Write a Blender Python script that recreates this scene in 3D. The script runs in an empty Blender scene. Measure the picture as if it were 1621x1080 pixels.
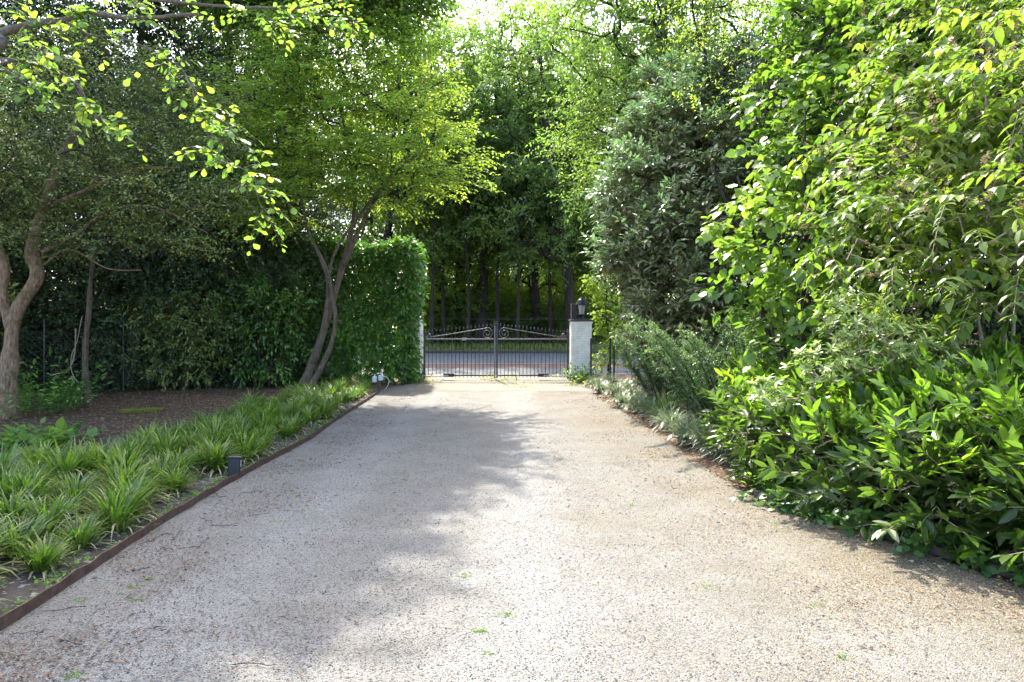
import bpy, math, random
import numpy as np
from mathutils import Vector
R = math.radians
S = bpy.context.scene
COL = S.collection

# ------------------------------------------------------------------ camera, sky, sun, exposure
EYE = 1.5
FPX = 1080.0                      # focal length in photograph pixels (photo 1621 x 1080)
cam_data = bpy.data.cameras.new('camera')
cam = bpy.data.objects.new('camera', cam_data)
COL.objects.link(cam)
cam.location = (0, 0, EYE)
cam.rotation_euler = (R(90), 0, 0)
cam_data.sensor_width = 36.0
cam_data.lens = 36.0 * FPX / 1621.0
cam_data.shift_y = -27.0 / 1621.0
cam_data.clip_start = 0.05
cam_data.clip_end = 1000
S.camera = cam

SUN_AZ, SUN_EL = R(-11), R(50)    # ahead, a little to the left, fairly high
world = bpy.data.worlds.new('World')
S.world = world
world.use_nodes = True
wn = world.node_tree.nodes
bg = wn['Background']
sky = wn.new('ShaderNodeTexSky')
sky.sky_type = 'NISHITA'
sky.sun_disc = False
sky.sun_elevation = SUN_EL
sky.sun_rotation = SUN_AZ
sky.air_density = 0.8
sky.dust_density = 3.0
sky.ozone_density = 0.7
world.node_tree.links.new(sky.outputs['Color'], bg.inputs['Color'])
bg.inputs['Strength'].default_value = 0.15

sun_data = bpy.data.lights.new('sun', 'SUN')
sun_data.energy = 2.0
sun_data.angle = R(0.53)
sun_data.color = (1.0, 0.95, 0.86)
sun = bpy.data.objects.new('sun', sun_data)
COL.objects.link(sun)
sv = Vector((math.sin(SUN_AZ) * math.cos(SUN_EL), math.cos(SUN_AZ) * math.cos(SUN_EL), math.sin(SUN_EL)))
sun.rotation_euler = sv.to_track_quat('Z', 'Y').to_euler()
sun.location = (-5, 30, 40)

S.view_settings.view_transform = 'Standard'
S.view_settings.look = 'None'
S.view_settings.exposure = 2.97
S.view_settings.gamma = 1.0
S.render.engine = 'CYCLES'
S.cycles.use_denoising = True
S.cycles.sample_clamp_indirect = 4.0
S.cycles.max_bounces = 7
S.cycles.diffuse_bounces = 4
S.cycles.glossy_bounces = 2
S.cycles.transmission_bounces = 5
S.cycles.caustics_reflective = False
S.cycles.caustics_refractive = False

# ------------------------------------------------------------------ helpers
def at(u, v, d):
    """World point seen at photograph pixel (u, v) at distance d ahead."""
    return np.array([(u - 810.5) / FPX * d, d, EYE - (v - 513.0) / FPX * d])

def on_ground(u, v):
    d = EYE * FPX / (v - 513.0)
    return np.array([(u - 810.5) / FPX * d, d, 0.0])

def mesh_obj(name, V, faces, mat, parent=None, tint=None, smooth=False):
    """One mesh object; faces is a list of integer arrays (n, k)."""
    V = np.asarray(V, dtype=np.float32)
    faces = [np.asarray(f, dtype=np.int32) for f in faces if len(f)]
    me = bpy.data.meshes.new(name)
    nl = sum(f.size for f in faces)
    nf = sum(len(f) for f in faces)
    me.vertices.add(len(V))
    me.vertices.foreach_set('co', V.ravel())
    me.loops.add(nl)
    me.loops.foreach_set('vertex_index', np.concatenate([f.ravel() for f in faces]))
    me.polygons.add(nf)
    tot = np.concatenate([np.full(len(f), f.shape[1], dtype=np.int32) for f in faces])
    start = np.concatenate([[0], np.cumsum(tot)[:-1]]).astype(np.int32)
    me.polygons.foreach_set('loop_start', start)
    me.polygons.foreach_set('loop_total', tot)
    me.polygons.foreach_set('use_smooth', np.full(nf, bool(smooth)))
    me.update(calc_edges=True)
    if tint is not None:
        a = me.attributes.new('tint', 'FLOAT', 'FACE')
        a.data.foreach_set('value', np.asarray(tint, dtype=np.float32))
    if mat is not None:
        me.materials.append(mat)
    o = bpy.data.objects.new(name, me)
    COL.objects.link(o)
    if parent is not None:
        o.parent = parent
    return o

class MB:
    """Collects boxes, tubes, prisms, lathes into one mesh."""
    def __init__(self):
        self.V, self.F, self.n = [], {3: [], 4: []}, 0
        self.big = []
    def add(self, V, F):
        V = np.asarray(V, dtype=float).reshape(-1, 3)
        for f in F:
            f = np.asarray(f, dtype=int)
            if f.ndim == 1:
                f = f[None]
            if f.shape[1] in self.F:
                self.F[f.shape[1]].append(f + self.n)
            else:
                self.big.append(f + self.n)
        self.V.append(V)
        self.n += len(V)
        return self
    def box(self, lo, hi, rz=0.0, bev=0.0):
        lo, hi = np.array(lo, float), np.array(hi, float)
        c, h = (lo + hi) / 2, (hi - lo) / 2
        b = min(bev, h.min() * 0.45)
        if b <= 0:
            V = np.array([[x, y, z] for z in (-1, 1) for y in (-1, 1) for x in (-1, 1)]) * h
            F = [[0, 2, 3, 1], [4, 5, 7, 6], [0, 1, 5, 4], [2, 6, 7, 3], [0, 4, 6, 2], [1, 3, 7, 5]]
        else:
            V, F = [], []
            prof = [(-1, h[2] - h[2] * 2, b), (0, -h[2] + b, 0), (0, h[2] - b, 0), (0, h[2], b)]
            for zz, ins in ((-h[2], b), (-h[2] + b, 0), (h[2] - b, 0), (h[2], b)):
                x, y = h[0] - ins, h[1] - ins
                cut = b
                V += [[-x + cut, -y, zz], [x - cut, -y, zz], [x, -y + cut, zz], [x, y - cut, zz], [x - cut, y, zz], [-x + cut, y, zz], [-x, y - cut, zz], [-x, -y + cut, zz]]
            V = np.array(V)
            for r in range(3):
                for k in range(8):
                    F.append([r * 8 + k, r * 8 + (k + 1) % 8, r * 8 + 8 + (k + 1) % 8, r * 8 + 8 + k])
            F.append(list(range(7, -1, -1)))
            F.append(list(range(24, 32)))
        if rz:
            cs, sn = math.cos(rz), math.sin(rz)
            V = V @ np.array([[cs, sn, 0], [-sn, cs, 0], [0, 0, 1]])
        return self.add(V + c, F)
    def tube(self, pts, rad, sides=8, cap=True):
        V, F = tube_arrays(np.asarray(pts, float)[None], np.broadcast_to(np.asarray(rad, float), (len(pts),))[None], sides)
        k = len(pts)
        F = [F]
        if cap:
            F += [np.arange(sides)[::-1][None], (np.arange(sides) + (k - 1) * sides)[None]]
        return self.add(V, F)
    def lathe(self, prof, center=(0, 0, 0), sides=16, rot=0.0):
        V = []
        for r, z in prof:
            for k in range(sides):
                a = rot + 2 * math.pi * k / sides
                V.append([center[0] + r * math.cos(a), center[1] + r * math.sin(a), center[2] + z])
        F = []
        for i in range(len(prof) - 1):
            for k in range(sides):
                F.append([i * sides + k, i * sides + (k + 1) % sides, (i + 1) * sides + (k + 1) % sides, (i + 1) * sides + k])
        F2 = [np.array(F), np.arange(sides)[::-1][None], (np.arange(sides) + (len(prof) - 1) * sides)[None]]
        return self.add(V, F2)
    def build(self, name, mat, parent=None, smooth=False):
        fs = [np.concatenate(v) for v in self.F.values() if v] + self.big
        return mesh_obj(name, np.concatenate(self.V), fs, mat, parent, smooth=smooth)

def unit(a):
    return a / np.maximum(np.linalg.norm(a, axis=-1, keepdims=True), 1e-9)

def tube_arrays(P, Rd, sides):
    """Tubes along polylines P (S, K, 3) with radii Rd (S, K)."""
    n, k, _ = P.shape
    T = np.gradient(P, axis=1)
    T = unit(T)
    ref = np.where(np.abs(T[:, :1, 2:3]) > 0.9, np.array([1.0, 0, 0]), np.array([0, 0, 1.0]))
    A = unit(np.cross(T, np.broadcast_to(ref, T.shape)))
    B = np.cross(T, A)
    ang = 2 * np.pi * np.arange(sides) / sides
    ring = A[:, :, None, :] * np.cos(ang)[None, None, :, None] + B[:, :, None, :] * np.sin(ang)[None, None, :, None]
    V = P[:, :, None, :] + ring * Rd[:, :, None, None]
    base = (np.arange(n) * k * sides)[:, None, None]
    i = (np.arange(k - 1) * sides)[None, :, None]
    j = np.arange(sides)[None, None, :]
    j2 = (j + 1) % sides
    F = np.stack([base + i + j, base + i + j2, base + i + sides + j2, base + i + sides + j], axis=-1).reshape(-1, 4)
    return V.reshape(-1, 3), F

def smooth_path(pts, n, extra=None):
    """Catmull-Rom through pts -> n points."""
    p = np.asarray(pts, float)
    p = np.vstack([2 * p[0] - p[1], p, 2 * p[-1] - p[-2]])
    m = len(p) - 3
    out = []
    for s in np.linspace(0, m - 1e-6, n):
        i = int(s); t = s - i
        a, b, c, d = p[i:i + 4]
        out.append(0.5 * ((2 * b) + (c - a) * t + (2 * a - 5 * b + 4 * c - d) * t * t + (3 * b - a - 3 * c + d) * t ** 3))
    return np.array(out)

# ------------------------------------------------------------------ things
def tag(o, label=None, cat=None, group=None, kind=None):
    if label: o['label'] = label
    if cat: o['category'] = cat
    if group: o['group'] = group
    if kind: o['kind'] = kind
    return o

def empty(name, loc, rz=0.0):
    o = bpy.data.objects.new(name, None)
    COL.objects.link(o)
    o.location = loc
    o.rotation_euler = (0, 0, rz)
    o.empty_display_size = 0.2
    return o

def copy_tree(o, parent=None):
    c = o.copy()
    COL.objects.link(c)
    if parent is not None:
        c.parent = parent
    for ch in [x for x in COL.objects if x.parent == o]:
        copy_tree(ch, c)
    return c

ORD = 'first second third fourth fifth sixth seventh eighth ninth tenth eleventh twelfth thirteenth fourteenth fifteenth sixteenth seventeenth eighteenth nineteenth twentieth'.split()
ORD += ['twenty-' + w for w in ORD[:9]] + ['thirtieth'] + ['thirty-' + w for w in ORD[:9]]

# ------------------------------------------------------------------ materials
def nodes(name):
    m = bpy.data.materials.new(name)
    m.use_nodes = True
    nt = m.node_tree
    b = nt.nodes['Principled BSDF']
    return m, nt, b

def N(nt, t, **kw):
    n = nt.nodes.new(t)
    for k, v in kw.items():
        if k.startswith('in_'):
            n.inputs[k[3:].replace('_', ' ')].default_value = v
        else:
            setattr(n, k, v)
    return n

def ramp(nt, stops, fac, interp='LINEAR'):
    r = nt.nodes.new('ShaderNodeValToRGB')
    r.color_ramp.interpolation = interp
    e = r.color_ramp.elements
    while len(e) < len(stops):
        e.new(0.5)
    for el, (p, c) in zip(e, stops):
        el.position = p
        el.color = (*c, 1)
    nt.links.new(fac, r.inputs['Fac'])
    return r.outputs['Color']

def mixc(nt, fac, a, b, mode='MIX'):
    m = nt.nodes.new('ShaderNodeMix')
    m.data_type = 'RGBA'
    m.blend_type = mode
    for s, v in ((m.inputs[0], fac), (m.inputs[6], a), (m.inputs[7], b)):
        if isinstance(v, (int, float)): s.default_value = v
        elif isinstance(v, tuple): s.default_value = (*v, 1)
        else: nt.links.new(v, s)
    return m.outputs[2]

def foliage(name, stops, trans=(0.2, 0.42, 0.04), tfac=0.4, rough=0.42, spec=0.4, clump=0.0, back=None):
    """Leaf material: per-leaf tint -> colour; part reflected, part let through."""
    m, nt, b = nodes(name)
    a = N(nt, 'ShaderNodeAttribute', attribute_name='tint')
    fac = a.outputs['Fac']
    if clump:
        geo = N(nt, 'ShaderNodeTexCoord')
        nz = N(nt, 'ShaderNodeTexNoise', in_Scale=clump, in_Detail=2.0)
        nt.links.new(geo.outputs['Object'], nz.inputs['Vector'])
        mm = N(nt, 'ShaderNodeMath', operation='MULTIPLY_ADD')
        nt.links.new(nz.outputs['Fac'], mm.inputs[0]); mm.inputs[1].default_value = 0.9
        nt.links.new(fac, mm.inputs[2])
        m2 = N(nt, 'ShaderNodeMath', operation='SUBTRACT'); nt.links.new(mm.outputs[0], m2.inputs[0]); m2.inputs[1].default_value = 0.45
        m2.use_clamp = True
        fac = m2.outputs[0]
    colr = ramp(nt, stops, fac)
    nt.links.new(colr, b.inputs['Base Color'])
    b.inputs['Roughness'].default_value = rough
    b.inputs['Specular IOR Level'].default_value = spec
    tr = N(nt, 'ShaderNodeBsdfTranslucent')
    mean = tuple(np.mean([np.array(c) for _, c in stops], axis=0))
    k = tuple(float(min(t / max(c, 0.004), 9.0)) for t, c in zip(trans, mean))
    mul = nt.nodes.new('ShaderNodeVectorMath'); mul.operation = 'MULTIPLY'
    nt.links.new(colr, mul.inputs[0]); mul.inputs[1].default_value = k
    nt.links.new(mul.outputs[0], tr.inputs['Color'])
    mx = N(nt, 'ShaderNodeMixShader'); mx.inputs[0].default_value = tfac
    nt.links.new(b.outputs[0], mx.inputs[1]); nt.links.new(tr.outputs[0], mx.inputs[2])
    nt.links.new(mx.outputs[0], nt.nodes['Material Output'].inputs['Surface'])
    return m

def bark(name, a, b2, scale=9.0, lichen=None):
    m, nt, b = nodes(name)
    tc = N(nt, 'ShaderNodeTexCoord')
    mp = N(nt, 'ShaderNodeMapping'); mp.inputs['Scale'].default_value = (1, 1, 0.22)
    nt.links.new(tc.outputs['Object'], mp.inputs['Vector'])
    nz = N(nt, 'ShaderNodeTexNoise', in_Scale=scale * 3.4, in_Detail=8.0, in_Roughness=0.72)
    nt.links.new(mp.outputs[0], nz.inputs['Vector'])
    c = ramp(nt, [(0.32, a), (0.68, b2)], nz.outputs['Fac'])
    if lichen:
        n2 = N(nt, 'ShaderNodeTexNoise', in_Scale=scale * 0.9, in_Detail=5.0, in_Roughness=0.7)
        nt.links.new(tc.outputs['Object'], n2.inputs['Vector'])
        f = ramp(nt, [(0.52, (0, 0, 0)), (0.62, (1, 1, 1))], n2.outputs['Fac'])
        c = mixc(nt, f, c, lichen)
    nt.links.new(c, b.inputs['Base Color'])
    b.inputs['Roughness'].default_value = 0.9
    b.inputs['Specular IOR Level'].default_value = 0.15
    bp = N(nt, 'ShaderNodeBump', in_Strength=1.0, in_Distance=0.06)
    nt.links.new(nz.outputs['Fac'], bp.inputs['Height'])
    nt.links.new(bp.outputs[0], b.inputs['Normal'])
    return m

def plain(name, c, rough=0.6, metal=0.0, vary=0.25, scale=14.0, spec=0.4, bump=0.0):
    m, nt, b = nodes(name)
    tc = N(nt, 'ShaderNodeTexCoord')
    nz = N(nt, 'ShaderNodeTexNoise', in_Scale=scale, in_Detail=6.0, in_Roughness=0.65)
    nt.links.new(tc.outputs['Object'], nz.inputs['Vector'])
    lo = tuple(x * (1 - vary) for x in c); hi = tuple(min(1, x * (1 + vary)) for x in c)
    nt.links.new(ramp(nt, [(0.3, lo), (0.7, hi)], nz.outputs['Fac']), b.inputs['Base Color'])
    b.inputs['Roughness'].default_value = rough
    b.inputs['Metallic'].default_value = metal
    b.inputs['Specular IOR Level'].default_value = spec
    if bump:
        bp = N(nt, 'ShaderNodeBump', in_Strength=bump, in_Distance=0.01)
        nt.links.new(nz.outputs['Fac'], bp.inputs['Height']); nt.links.new(bp.outputs[0], b.inputs['Normal'])
    return m

def gravel_mat():
    m, nt, b = nodes('gravel')
    tc = N(nt, 'ShaderNodeTexCoord')
    vo = N(nt, 'ShaderNodeTexVoronoi', in_Scale=150.0); vo.feature = 'F1'
    vo.inputs['Randomness'].default_value = 1.0
    nt.links.new(tc.outputs['Object'], vo.inputs['Vector'])
    sep = N(nt, 'ShaderNodeSeparateColor')
    nt.links.new(vo.outputs['Color'], sep.inputs[0])
    stone = ramp(nt, [(0.0, (0.06, 0.05, 0.035)), (0.07, (0.26, 0.235, 0.19)), (0.18, (0.52, 0.50, 0.46)), (0.55, (0.70, 0.69, 0.655)),
                      (0.86, (0.75, 0.735, 0.70)), (1.0, (0.88, 0.865, 0.83))], sep.outputs[0])
    tan = ramp(nt, [(0.0, (0.09, 0.065, 0.04)), (0.12, (0.3, 0.21, 0.11)), (0.4, (0.47, 0.4, 0.27)), (0.75, (0.63, 0.565, 0.42)), (1.0, (0.82, 0.76, 0.62))], sep.outputs[1])
    n1 = N(nt, 'ShaderNodeTexNoise', in_Scale=0.55, in_Detail=5.0, in_Roughness=0.6)
    nt.links.new(tc.outputs['Object'], n1.inputs['Vector'])
    xyz = N(nt, 'ShaderNodeSeparateXYZ'); nt.links.new(tc.outputs['Object'], xyz.inputs[0])
    side = N(nt, 'ShaderNodeMath', operation='MULTIPLY_ADD'); nt.links.new(xyz.outputs['X'], side.inputs[0]); side.inputs[1].default_value = 0.2; side.inputs[2].default_value = -0.2
    s2 = N(nt, 'ShaderNodeMath', operation='ADD'); nt.links.new(side.outputs[0], s2.inputs[0]); nt.links.new(n1.outputs['Fac'], s2.inputs[1])
    f = ramp(nt, [(0.36, (0.0, 0.0, 0.0)), (0.80, (1.0, 1.0, 1.0))], s2.outputs[0])
    c = mixc(nt, f, stone, tan)
    n2 = N(nt, 'ShaderNodeTexNoise', in_Scale=2.3, in_Detail=6.0, in_Roughness=0.7)
    nt.links.new(tc.outputs['Object'], n2.inputs['Vector'])
    dirt = ramp(nt, [(0.34, (0.87, 0.85, 0.81)), (0.6, (1.05, 1.05, 1.05))], n2.outputs['Fac'])
    # two paler worn wheel lanes with darker loose stone between them
    wv = N(nt, 'ShaderNodeMath', operation='SINE')
    wx = N(nt, 'ShaderNodeMath', operation='MULTIPLY_ADD'); nt.links.new(xyz.outputs['X'], wx.inputs[0]); wx.inputs[1].default_value = 3.6
    n3 = N(nt, 'ShaderNodeTexNoise', in_Scale=0.35, in_Detail=3.0); nt.links.new(tc.outputs['Object'], n3.inputs['Vector'])
    n3m = N(nt, 'ShaderNodeMath', operation='MULTIPLY'); nt.links.new(n3.outputs['Fac'], n3m.inputs[0]); n3m.inputs[1].default_value = 2.4
    nt.links.new(n3m.outputs[0], wx.inputs[2]); nt.links.new(wx.outputs[0], wv.inputs[0])
    lane = ramp(nt, [(0.0, (0.93, 0.91, 0.88)), (1.0, (1.04, 1.04, 1.04))], wv.outputs[0])
    dirt = mixc(nt, 1.0, dirt, lane, 'MULTIPLY')
    c = mixc(nt, 1.0, c, dirt, 'MULTIPLY')
    c = mixc(nt, 1.0, c, (0.262, 0.262, 0.252), 'MULTIPLY')
    nt.links.new(c, b.inputs['Base Color'])
    b.inputs['Roughness'].default_value = 0.85
    b.inputs['Specular IOR Level'].default_value = 0.2
    inv = N(nt, 'ShaderNodeMath', operation='SUBTRACT'); inv.inputs[0].default_value = 1.0; nt.links.new(vo.outputs['Distance'], inv.inputs[1])
    bp = N(nt, 'ShaderNodeBump', in_Strength=0.9, in_Distance=0.008)
    nt.links.new(inv.outputs[0], bp.inputs['Height']); nt.links.new(bp.outputs[0], b.inputs['Normal'])
    return m

def soil_mat(name, cols, scale=9.0, chips=(0.32, 0.27, 0.2)):
    m, nt, b = nodes(name)
    tc = N(nt, 'ShaderNodeTexCoord')
    nz = N(nt, 'ShaderNodeTexNoise', in_Scale=scale, in_Detail=9.0, in_Roughness=0.75)
    nt.links.new(tc.outputs['Object'], nz.inputs['Vector'])
    c = ramp(nt, [(0.3, cols[0]), (0.55, cols[1]), (0.75, cols[2])], nz.outputs['Fac'])
    vo = N(nt, 'ShaderNodeTexVoronoi', in_Scale=42.0)
    nt.links.new(tc.outputs['Object'], vo.inputs['Vector'])
    sep = N(nt, 'ShaderNodeSeparateColor'); nt.links.new(vo.outputs['Color'], sep.inputs[0])
    f = ramp(nt, [(0.9, (0, 0, 0)), (0.93, (1, 1, 1))], sep.outputs[0])
    c = mixc(nt, f, c, chips)
    nt.links.new(c, b.inputs['Base Color'])
    b.inputs['Roughness'].default_value = 0.95
    b.inputs['Specular IOR Level'].default_value = 0.1
    bp = N(nt, 'ShaderNodeBump', in_Strength=1.0, in_Distance=0.03)
    nt.links.new(nz.outputs['Fac'], bp.inputs['Height']); nt.links.new(bp.outputs[0], b.inputs['Normal'])
    return m

def brick_mat(name, c1, c2, mortar, scale, bw, bh, bump=0.4, rough=0.85):
    m, nt, b = nodes(name)
    tc = N(nt, 'ShaderNodeTexCoord')
    br = N(nt, 'ShaderNodeTexBrick')
    br.inputs['Scale'].default_value = scale
    br.inputs['Color1'].default_value = (*c1, 1); br.inputs['Color2'].default_value = (*c2, 1); br.inputs['Mortar'].default_value = (*mortar, 1)
    br.inputs['Mortar Size'].default_value = 0.012; br.inputs['Brick Width'].default_value = bw; br.inputs['Row Height'].default_value = bh
    nz = N(nt, 'ShaderNodeTexNoise', in_Scale=6.0, in_Detail=6.0)
    nt.links.new(tc.outputs['Object'], nz.inputs['Vector'])
    nt.links.new(tc.outputs['Object'], br.inputs['Vector'])
    sh = ramp(nt, [(0.3, (0.8, 0.79, 0.76)), (0.7, (1.05, 1.05, 1.05))], nz.outputs['Fac'])
    if 'paver' in name:
        n5 = N(nt, 'ShaderNodeTexNoise', in_Scale=1.6, in_Detail=6.0, in_Roughness=0.7); nt.links.new(tc.outputs['Object'], n5.inputs['Vector'])
        sh = mixc(nt, ramp(nt, [(0.46, (0, 0, 0)), (0.62, (0.85, 0.85, 0.85))], n5.outputs['Fac']), sh, (0.75, 0.85, 0.32))
    nt.links.new(mixc(nt, 1.0, br.outputs['Color'], sh, 'MULTIPLY'), b.inputs['Base Color'])
    b.inputs['Roughness'].default_value = rough
    bp = N(nt, 'ShaderNodeBump', in_Strength=bump, in_Distance=0.01); bp.invert = True
    nt.links.new(br.outputs['Fac'], bp.inputs['Height']); nt.links.new(bp.outputs[0], b.inputs['Normal'])
    return m, nt, br, tc

M = {}
M['gravel'] = gravel_mat()
M['soil'] = soil_mat('bed_soil', [(0.03, 0.025, 0.021), (0.07, 0.06, 0.05), (0.115, 0.1, 0.088)], 6.0, (0.22, 0.2, 0.18))
M['mulch'] = soil_mat('leaf_mulch', [(0.032, 0.021, 0.013), (0.10, 0.068, 0.044), (0.2, 0.142, 0.095)], 8.0, (0.34, 0.25, 0.165))
M['asphalt'] = plain('asphalt', (0.12, 0.12, 0.122), 0.9, vary=0.25, scale=4.0, spec=0.2)
M['red_asphalt'] = plain('red_asphalt', (0.13, 0.085, 0.075), 0.9, vary=0.2, scale=4.0, spec=0.2)
M['white_line'] = plain('road_paint', (0.3, 0.3, 0.29), 0.7)
M['verge'] = soil_mat('verge', [(0.06, 0.06, 0.02), (0.14, 0.125, 0.05), (0.26, 0.21, 0.1)], 2.0, (0.2, 0.2, 0.07))
M['iron'] = plain('painted_iron', (0.03, 0.03, 0.032), 0.35, vary=0.3, spec=0.5)
M['iron_light'] = plain('weathered_iron', (0.16, 0.15, 0.13), 0.35, metal=0.2, vary=0.2)
M['rust'] = plain('rusty_steel', (0.075, 0.042, 0.03), 0.75, metal=0.2, vary=0.5, scale=20.0, bump=0.3)
M['black'] = plain('black_plastic', (0.012, 0.013, 0.016), 0.45, vary=0.2)
M['white_plastic'] = plain('white_plastic', (0.5, 0.5, 0.5), 0.5, vary=0.05)
M['cream'] = plain('cream_metal', (0.35, 0.32, 0.27), 0.5, vary=0.1)
M['wood'] = plain('stake_wood', (0.11, 0.07, 0.05), 0.85, vary=0.35, scale=25.0)
M['concrete'] = plain('old_concrete', (0.09, 0.078, 0.065), 0.9, vary=0.35, scale=8.0, bump=0.4)
M['opal'] = plain('frosted_glass', (0.42, 0.44, 0.42), 0.35, vary=0.04)
M['slate'] = plain('dark_slate', (0.07, 0.06, 0.055), 0.7, vary=0.3)
M['post_brown'] = plain('brown_block', (0.05, 0.042, 0.038), 0.8, vary=0.3)
M['cable'] = plain('grey_cable', (0.42, 0.42, 0.42), 0.5, vary=0.1)
wb, _nt, _br, _tc = brick_mat('white_painted_brick', (0.86, 0.82, 0.73), (0.85, 0.81, 0.72), (0.78, 0.74, 0.65), 1.0, 0.21, 0.065, 0.08)
_mp = _nt.nodes.new('ShaderNodeMapping'); _mp.inputs['Rotation'].default_value = (R(90), 0, 0)
_nt.links.new(_tc.outputs['Object'], _mp.inputs['Vector']); _nt.links.new(_mp.outputs[0], _br.inputs['Vector'])
M['white_brick'] = wb
M['paver'] = brick_mat('apron_pavers', (0.15, 0.132, 0.11), (0.115, 0.1, 0.085), (0.055, 0.048, 0.036), 1.0, 0.21, 0.105, 0.5)[0]

M['bark_brown'] = bark('brown_bark', (0.075, 0.047, 0.029), (0.48, 0.32, 0.2), 9.0, (0.15, 0.13, 0.07))
M['bark_grey'] = bark('grey_bark', (0.05, 0.037, 0.027), (0.26, 0.195, 0.145), 8.0, (0.13, 0.125, 0.08))
M['bark_dark'] = bark('dark_bark', (0.02, 0.016, 0.013), (0.085, 0.068, 0.055), 5.0)
M['bark_pale'] = bark('pale_bark', (0.12, 0.092, 0.066), (0.34, 0.28, 0.21), 14.0, (0.27, 0.28, 0.2))
M['twig_tan'] = plain('tan_twig', (0.25, 0.19, 0.13), 0.8, vary=0.3)

M['leaf_maple'] = foliage('light_green_leaf', [(0.0, (0.111, 0.195, 0.031)), (0.5, (0.191, 0.295, 0.041)), (1.0, (0.317, 0.420, 0.050))], (0.4, 0.55, 0.05), 0.48, 0.5, clump=0.9)
M['leaf_box'] = foliage('olive_small_leaf', [(0.0, (0.112, 0.160, 0.046)), (0.6, (0.204, 0.253, 0.063)), (1.0, (0.404, 0.415, 0.093))], (0.12, 0.18, 0.03), 0.3, 0.4, clump=1.1)
M['leaf_dark'] = foliage('dark_evergreen_leaf', [(0.0, (0.046, 0.074, 0.034)), (0.7, (0.099, 0.161, 0.055)), (1.0, (0.177, 0.276, 0.081))], (0.03, 0.06, 0.012), 0.2, 0.34, clump=0.8)
M['leaf_laurel'] = foliage('cherry_laurel_leaf', [(0.0, (0.048, 0.097, 0.025)), (0.6, (0.108, 0.214, 0.040)), (1.0, (0.216, 0.374, 0.050))], (0.14, 0.32, 0.03), 0.3, 0.28, 0.5, clump=1.5)
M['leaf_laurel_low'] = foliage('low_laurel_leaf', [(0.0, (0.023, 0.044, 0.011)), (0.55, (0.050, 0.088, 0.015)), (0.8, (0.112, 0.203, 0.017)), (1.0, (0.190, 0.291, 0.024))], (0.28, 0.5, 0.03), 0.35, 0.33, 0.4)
M['leaf_oak'] = foliage('oak_leaf', [(0.0, (0.066, 0.112, 0.030)), (0.6, (0.131, 0.194, 0.044)), (1.0, (0.230, 0.283, 0.060))], (0.26, 0.42, 0.055), 0.43, 0.45, clump=0.5)
M['leaf_forest'] = foliage('understory_leaf', [(0.0, (0.078, 0.157, 0.032)), (0.6, (0.180, 0.290, 0.058)), (1.0, (0.388, 0.449, 0.079))], (0.5, 0.64, 0.05), 0.52, 0.5, clump=0.3)
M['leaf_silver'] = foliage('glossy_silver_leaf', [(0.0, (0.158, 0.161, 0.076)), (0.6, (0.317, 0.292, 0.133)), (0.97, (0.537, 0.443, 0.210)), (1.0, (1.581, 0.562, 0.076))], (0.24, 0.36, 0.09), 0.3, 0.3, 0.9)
M['leaf_hazel'] = foliage('lime_broad_leaf', [(0.0, (0.048, 0.102, 0.017)), (0.5, (0.107, 0.184, 0.022)), (1.0, (0.192, 0.258, 0.030))], (0.25, 0.42, 0.035), 0.4, 0.45, 0.35, clump=1.3)
M['leaf_deutzia'] = foliage('paired_leaf', [(0.0, (0.049, 0.089, 0.016)), (0.5, (0.109, 0.161, 0.021)), (1.0, (0.194, 0.224, 0.029))], (0.26, 0.40, 0.035), 0.38, 0.45, 0.35, clump=1.3)
M['leaf_pieris'] = foliage('pale_whorl_leaf', [(0.0, (0.111, 0.168, 0.046)), (0.5, (0.241, 0.306, 0.077)), (1.0, (0.462, 0.460, 0.138))], (0.3, 0.45, 0.08), 0.35, 0.3, 0.5, clump=2.0)
M['leaf_feather'] = foliage('feathery_leaf', [(0.0, (0.057, 0.114, 0.045)), (0.6, (0.136, 0.206, 0.073)), (1.0, (0.454, 0.516, 0.186))], (0.14, 0.24, 0.06), 0.3, 0.45)
M['leaf_magnolia'] = foliage('magnolia_leaf', [(0.0, (0.060, 0.136, 0.025)), (0.6, (0.111, 0.212, 0.025)), (1.0, (0.221, 0.289, 0.034))], (0.34, 0.5, 0.05), 0.45, 0.5)
M['leaf_strap'] = foliage('strap_leaf', [(0.0, (0.054, 0.093, 0.019)), (0.45, (0.110, 0.165, 0.026)), (0.84, (0.218, 0.262, 0.038)), (0.87, (0.310, 0.258, 0.138)), (1.0, (0.420, 0.367, 0.230))], (0.26, 0.42, 0.06), 0.35, 0.4)
M['leaf_mondo'] = foliage('silvery_strap_leaf', [(0.0, (0.119, 0.172, 0.082)), (0.6, (0.238, 0.288, 0.154)), (1.0, (0.475, 0.486, 0.270))], (0.2, 0.28, 0.1), 0.3, 0.38, 0.9)
M['leaf_weed'] = foliage('weed_leaf', [(0.0, (0.05, 0.12, 0.03)), (1.0, (0.14, 0.25, 0.04))], (0.28, 0.48, 0.06), 0.4, 0.5)
M['leaf_lime'] = foliage('lime_weed_leaf', [(0.0, (0.13, 0.17, 0.02)), (1.0, (0.3, 0.33, 0.05))], (0.4, 0.45, 0.05), 0.4, 0.5)
M['leaf_ivy'] = foliage('ivy_leaf', [(0.0, (0.030, 0.072, 0.022)), (0.7, (0.072, 0.156, 0.030)), (1.0, (0.180, 0.300, 0.060))], (0.18, 0.34, 0.05), 0.3, 0.35)
M['leaf_brown'] = foliage('dry_leaf', [(0.0, (0.05, 0.03, 0.018)), (0.5, (0.16, 0.09, 0.05)), (0.85, (0.3, 0.16, 0.07)), (1.0, (0.42, 0.27, 0.12))], (0.1, 0.06, 0.03), 0.15, 0.7)
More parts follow.
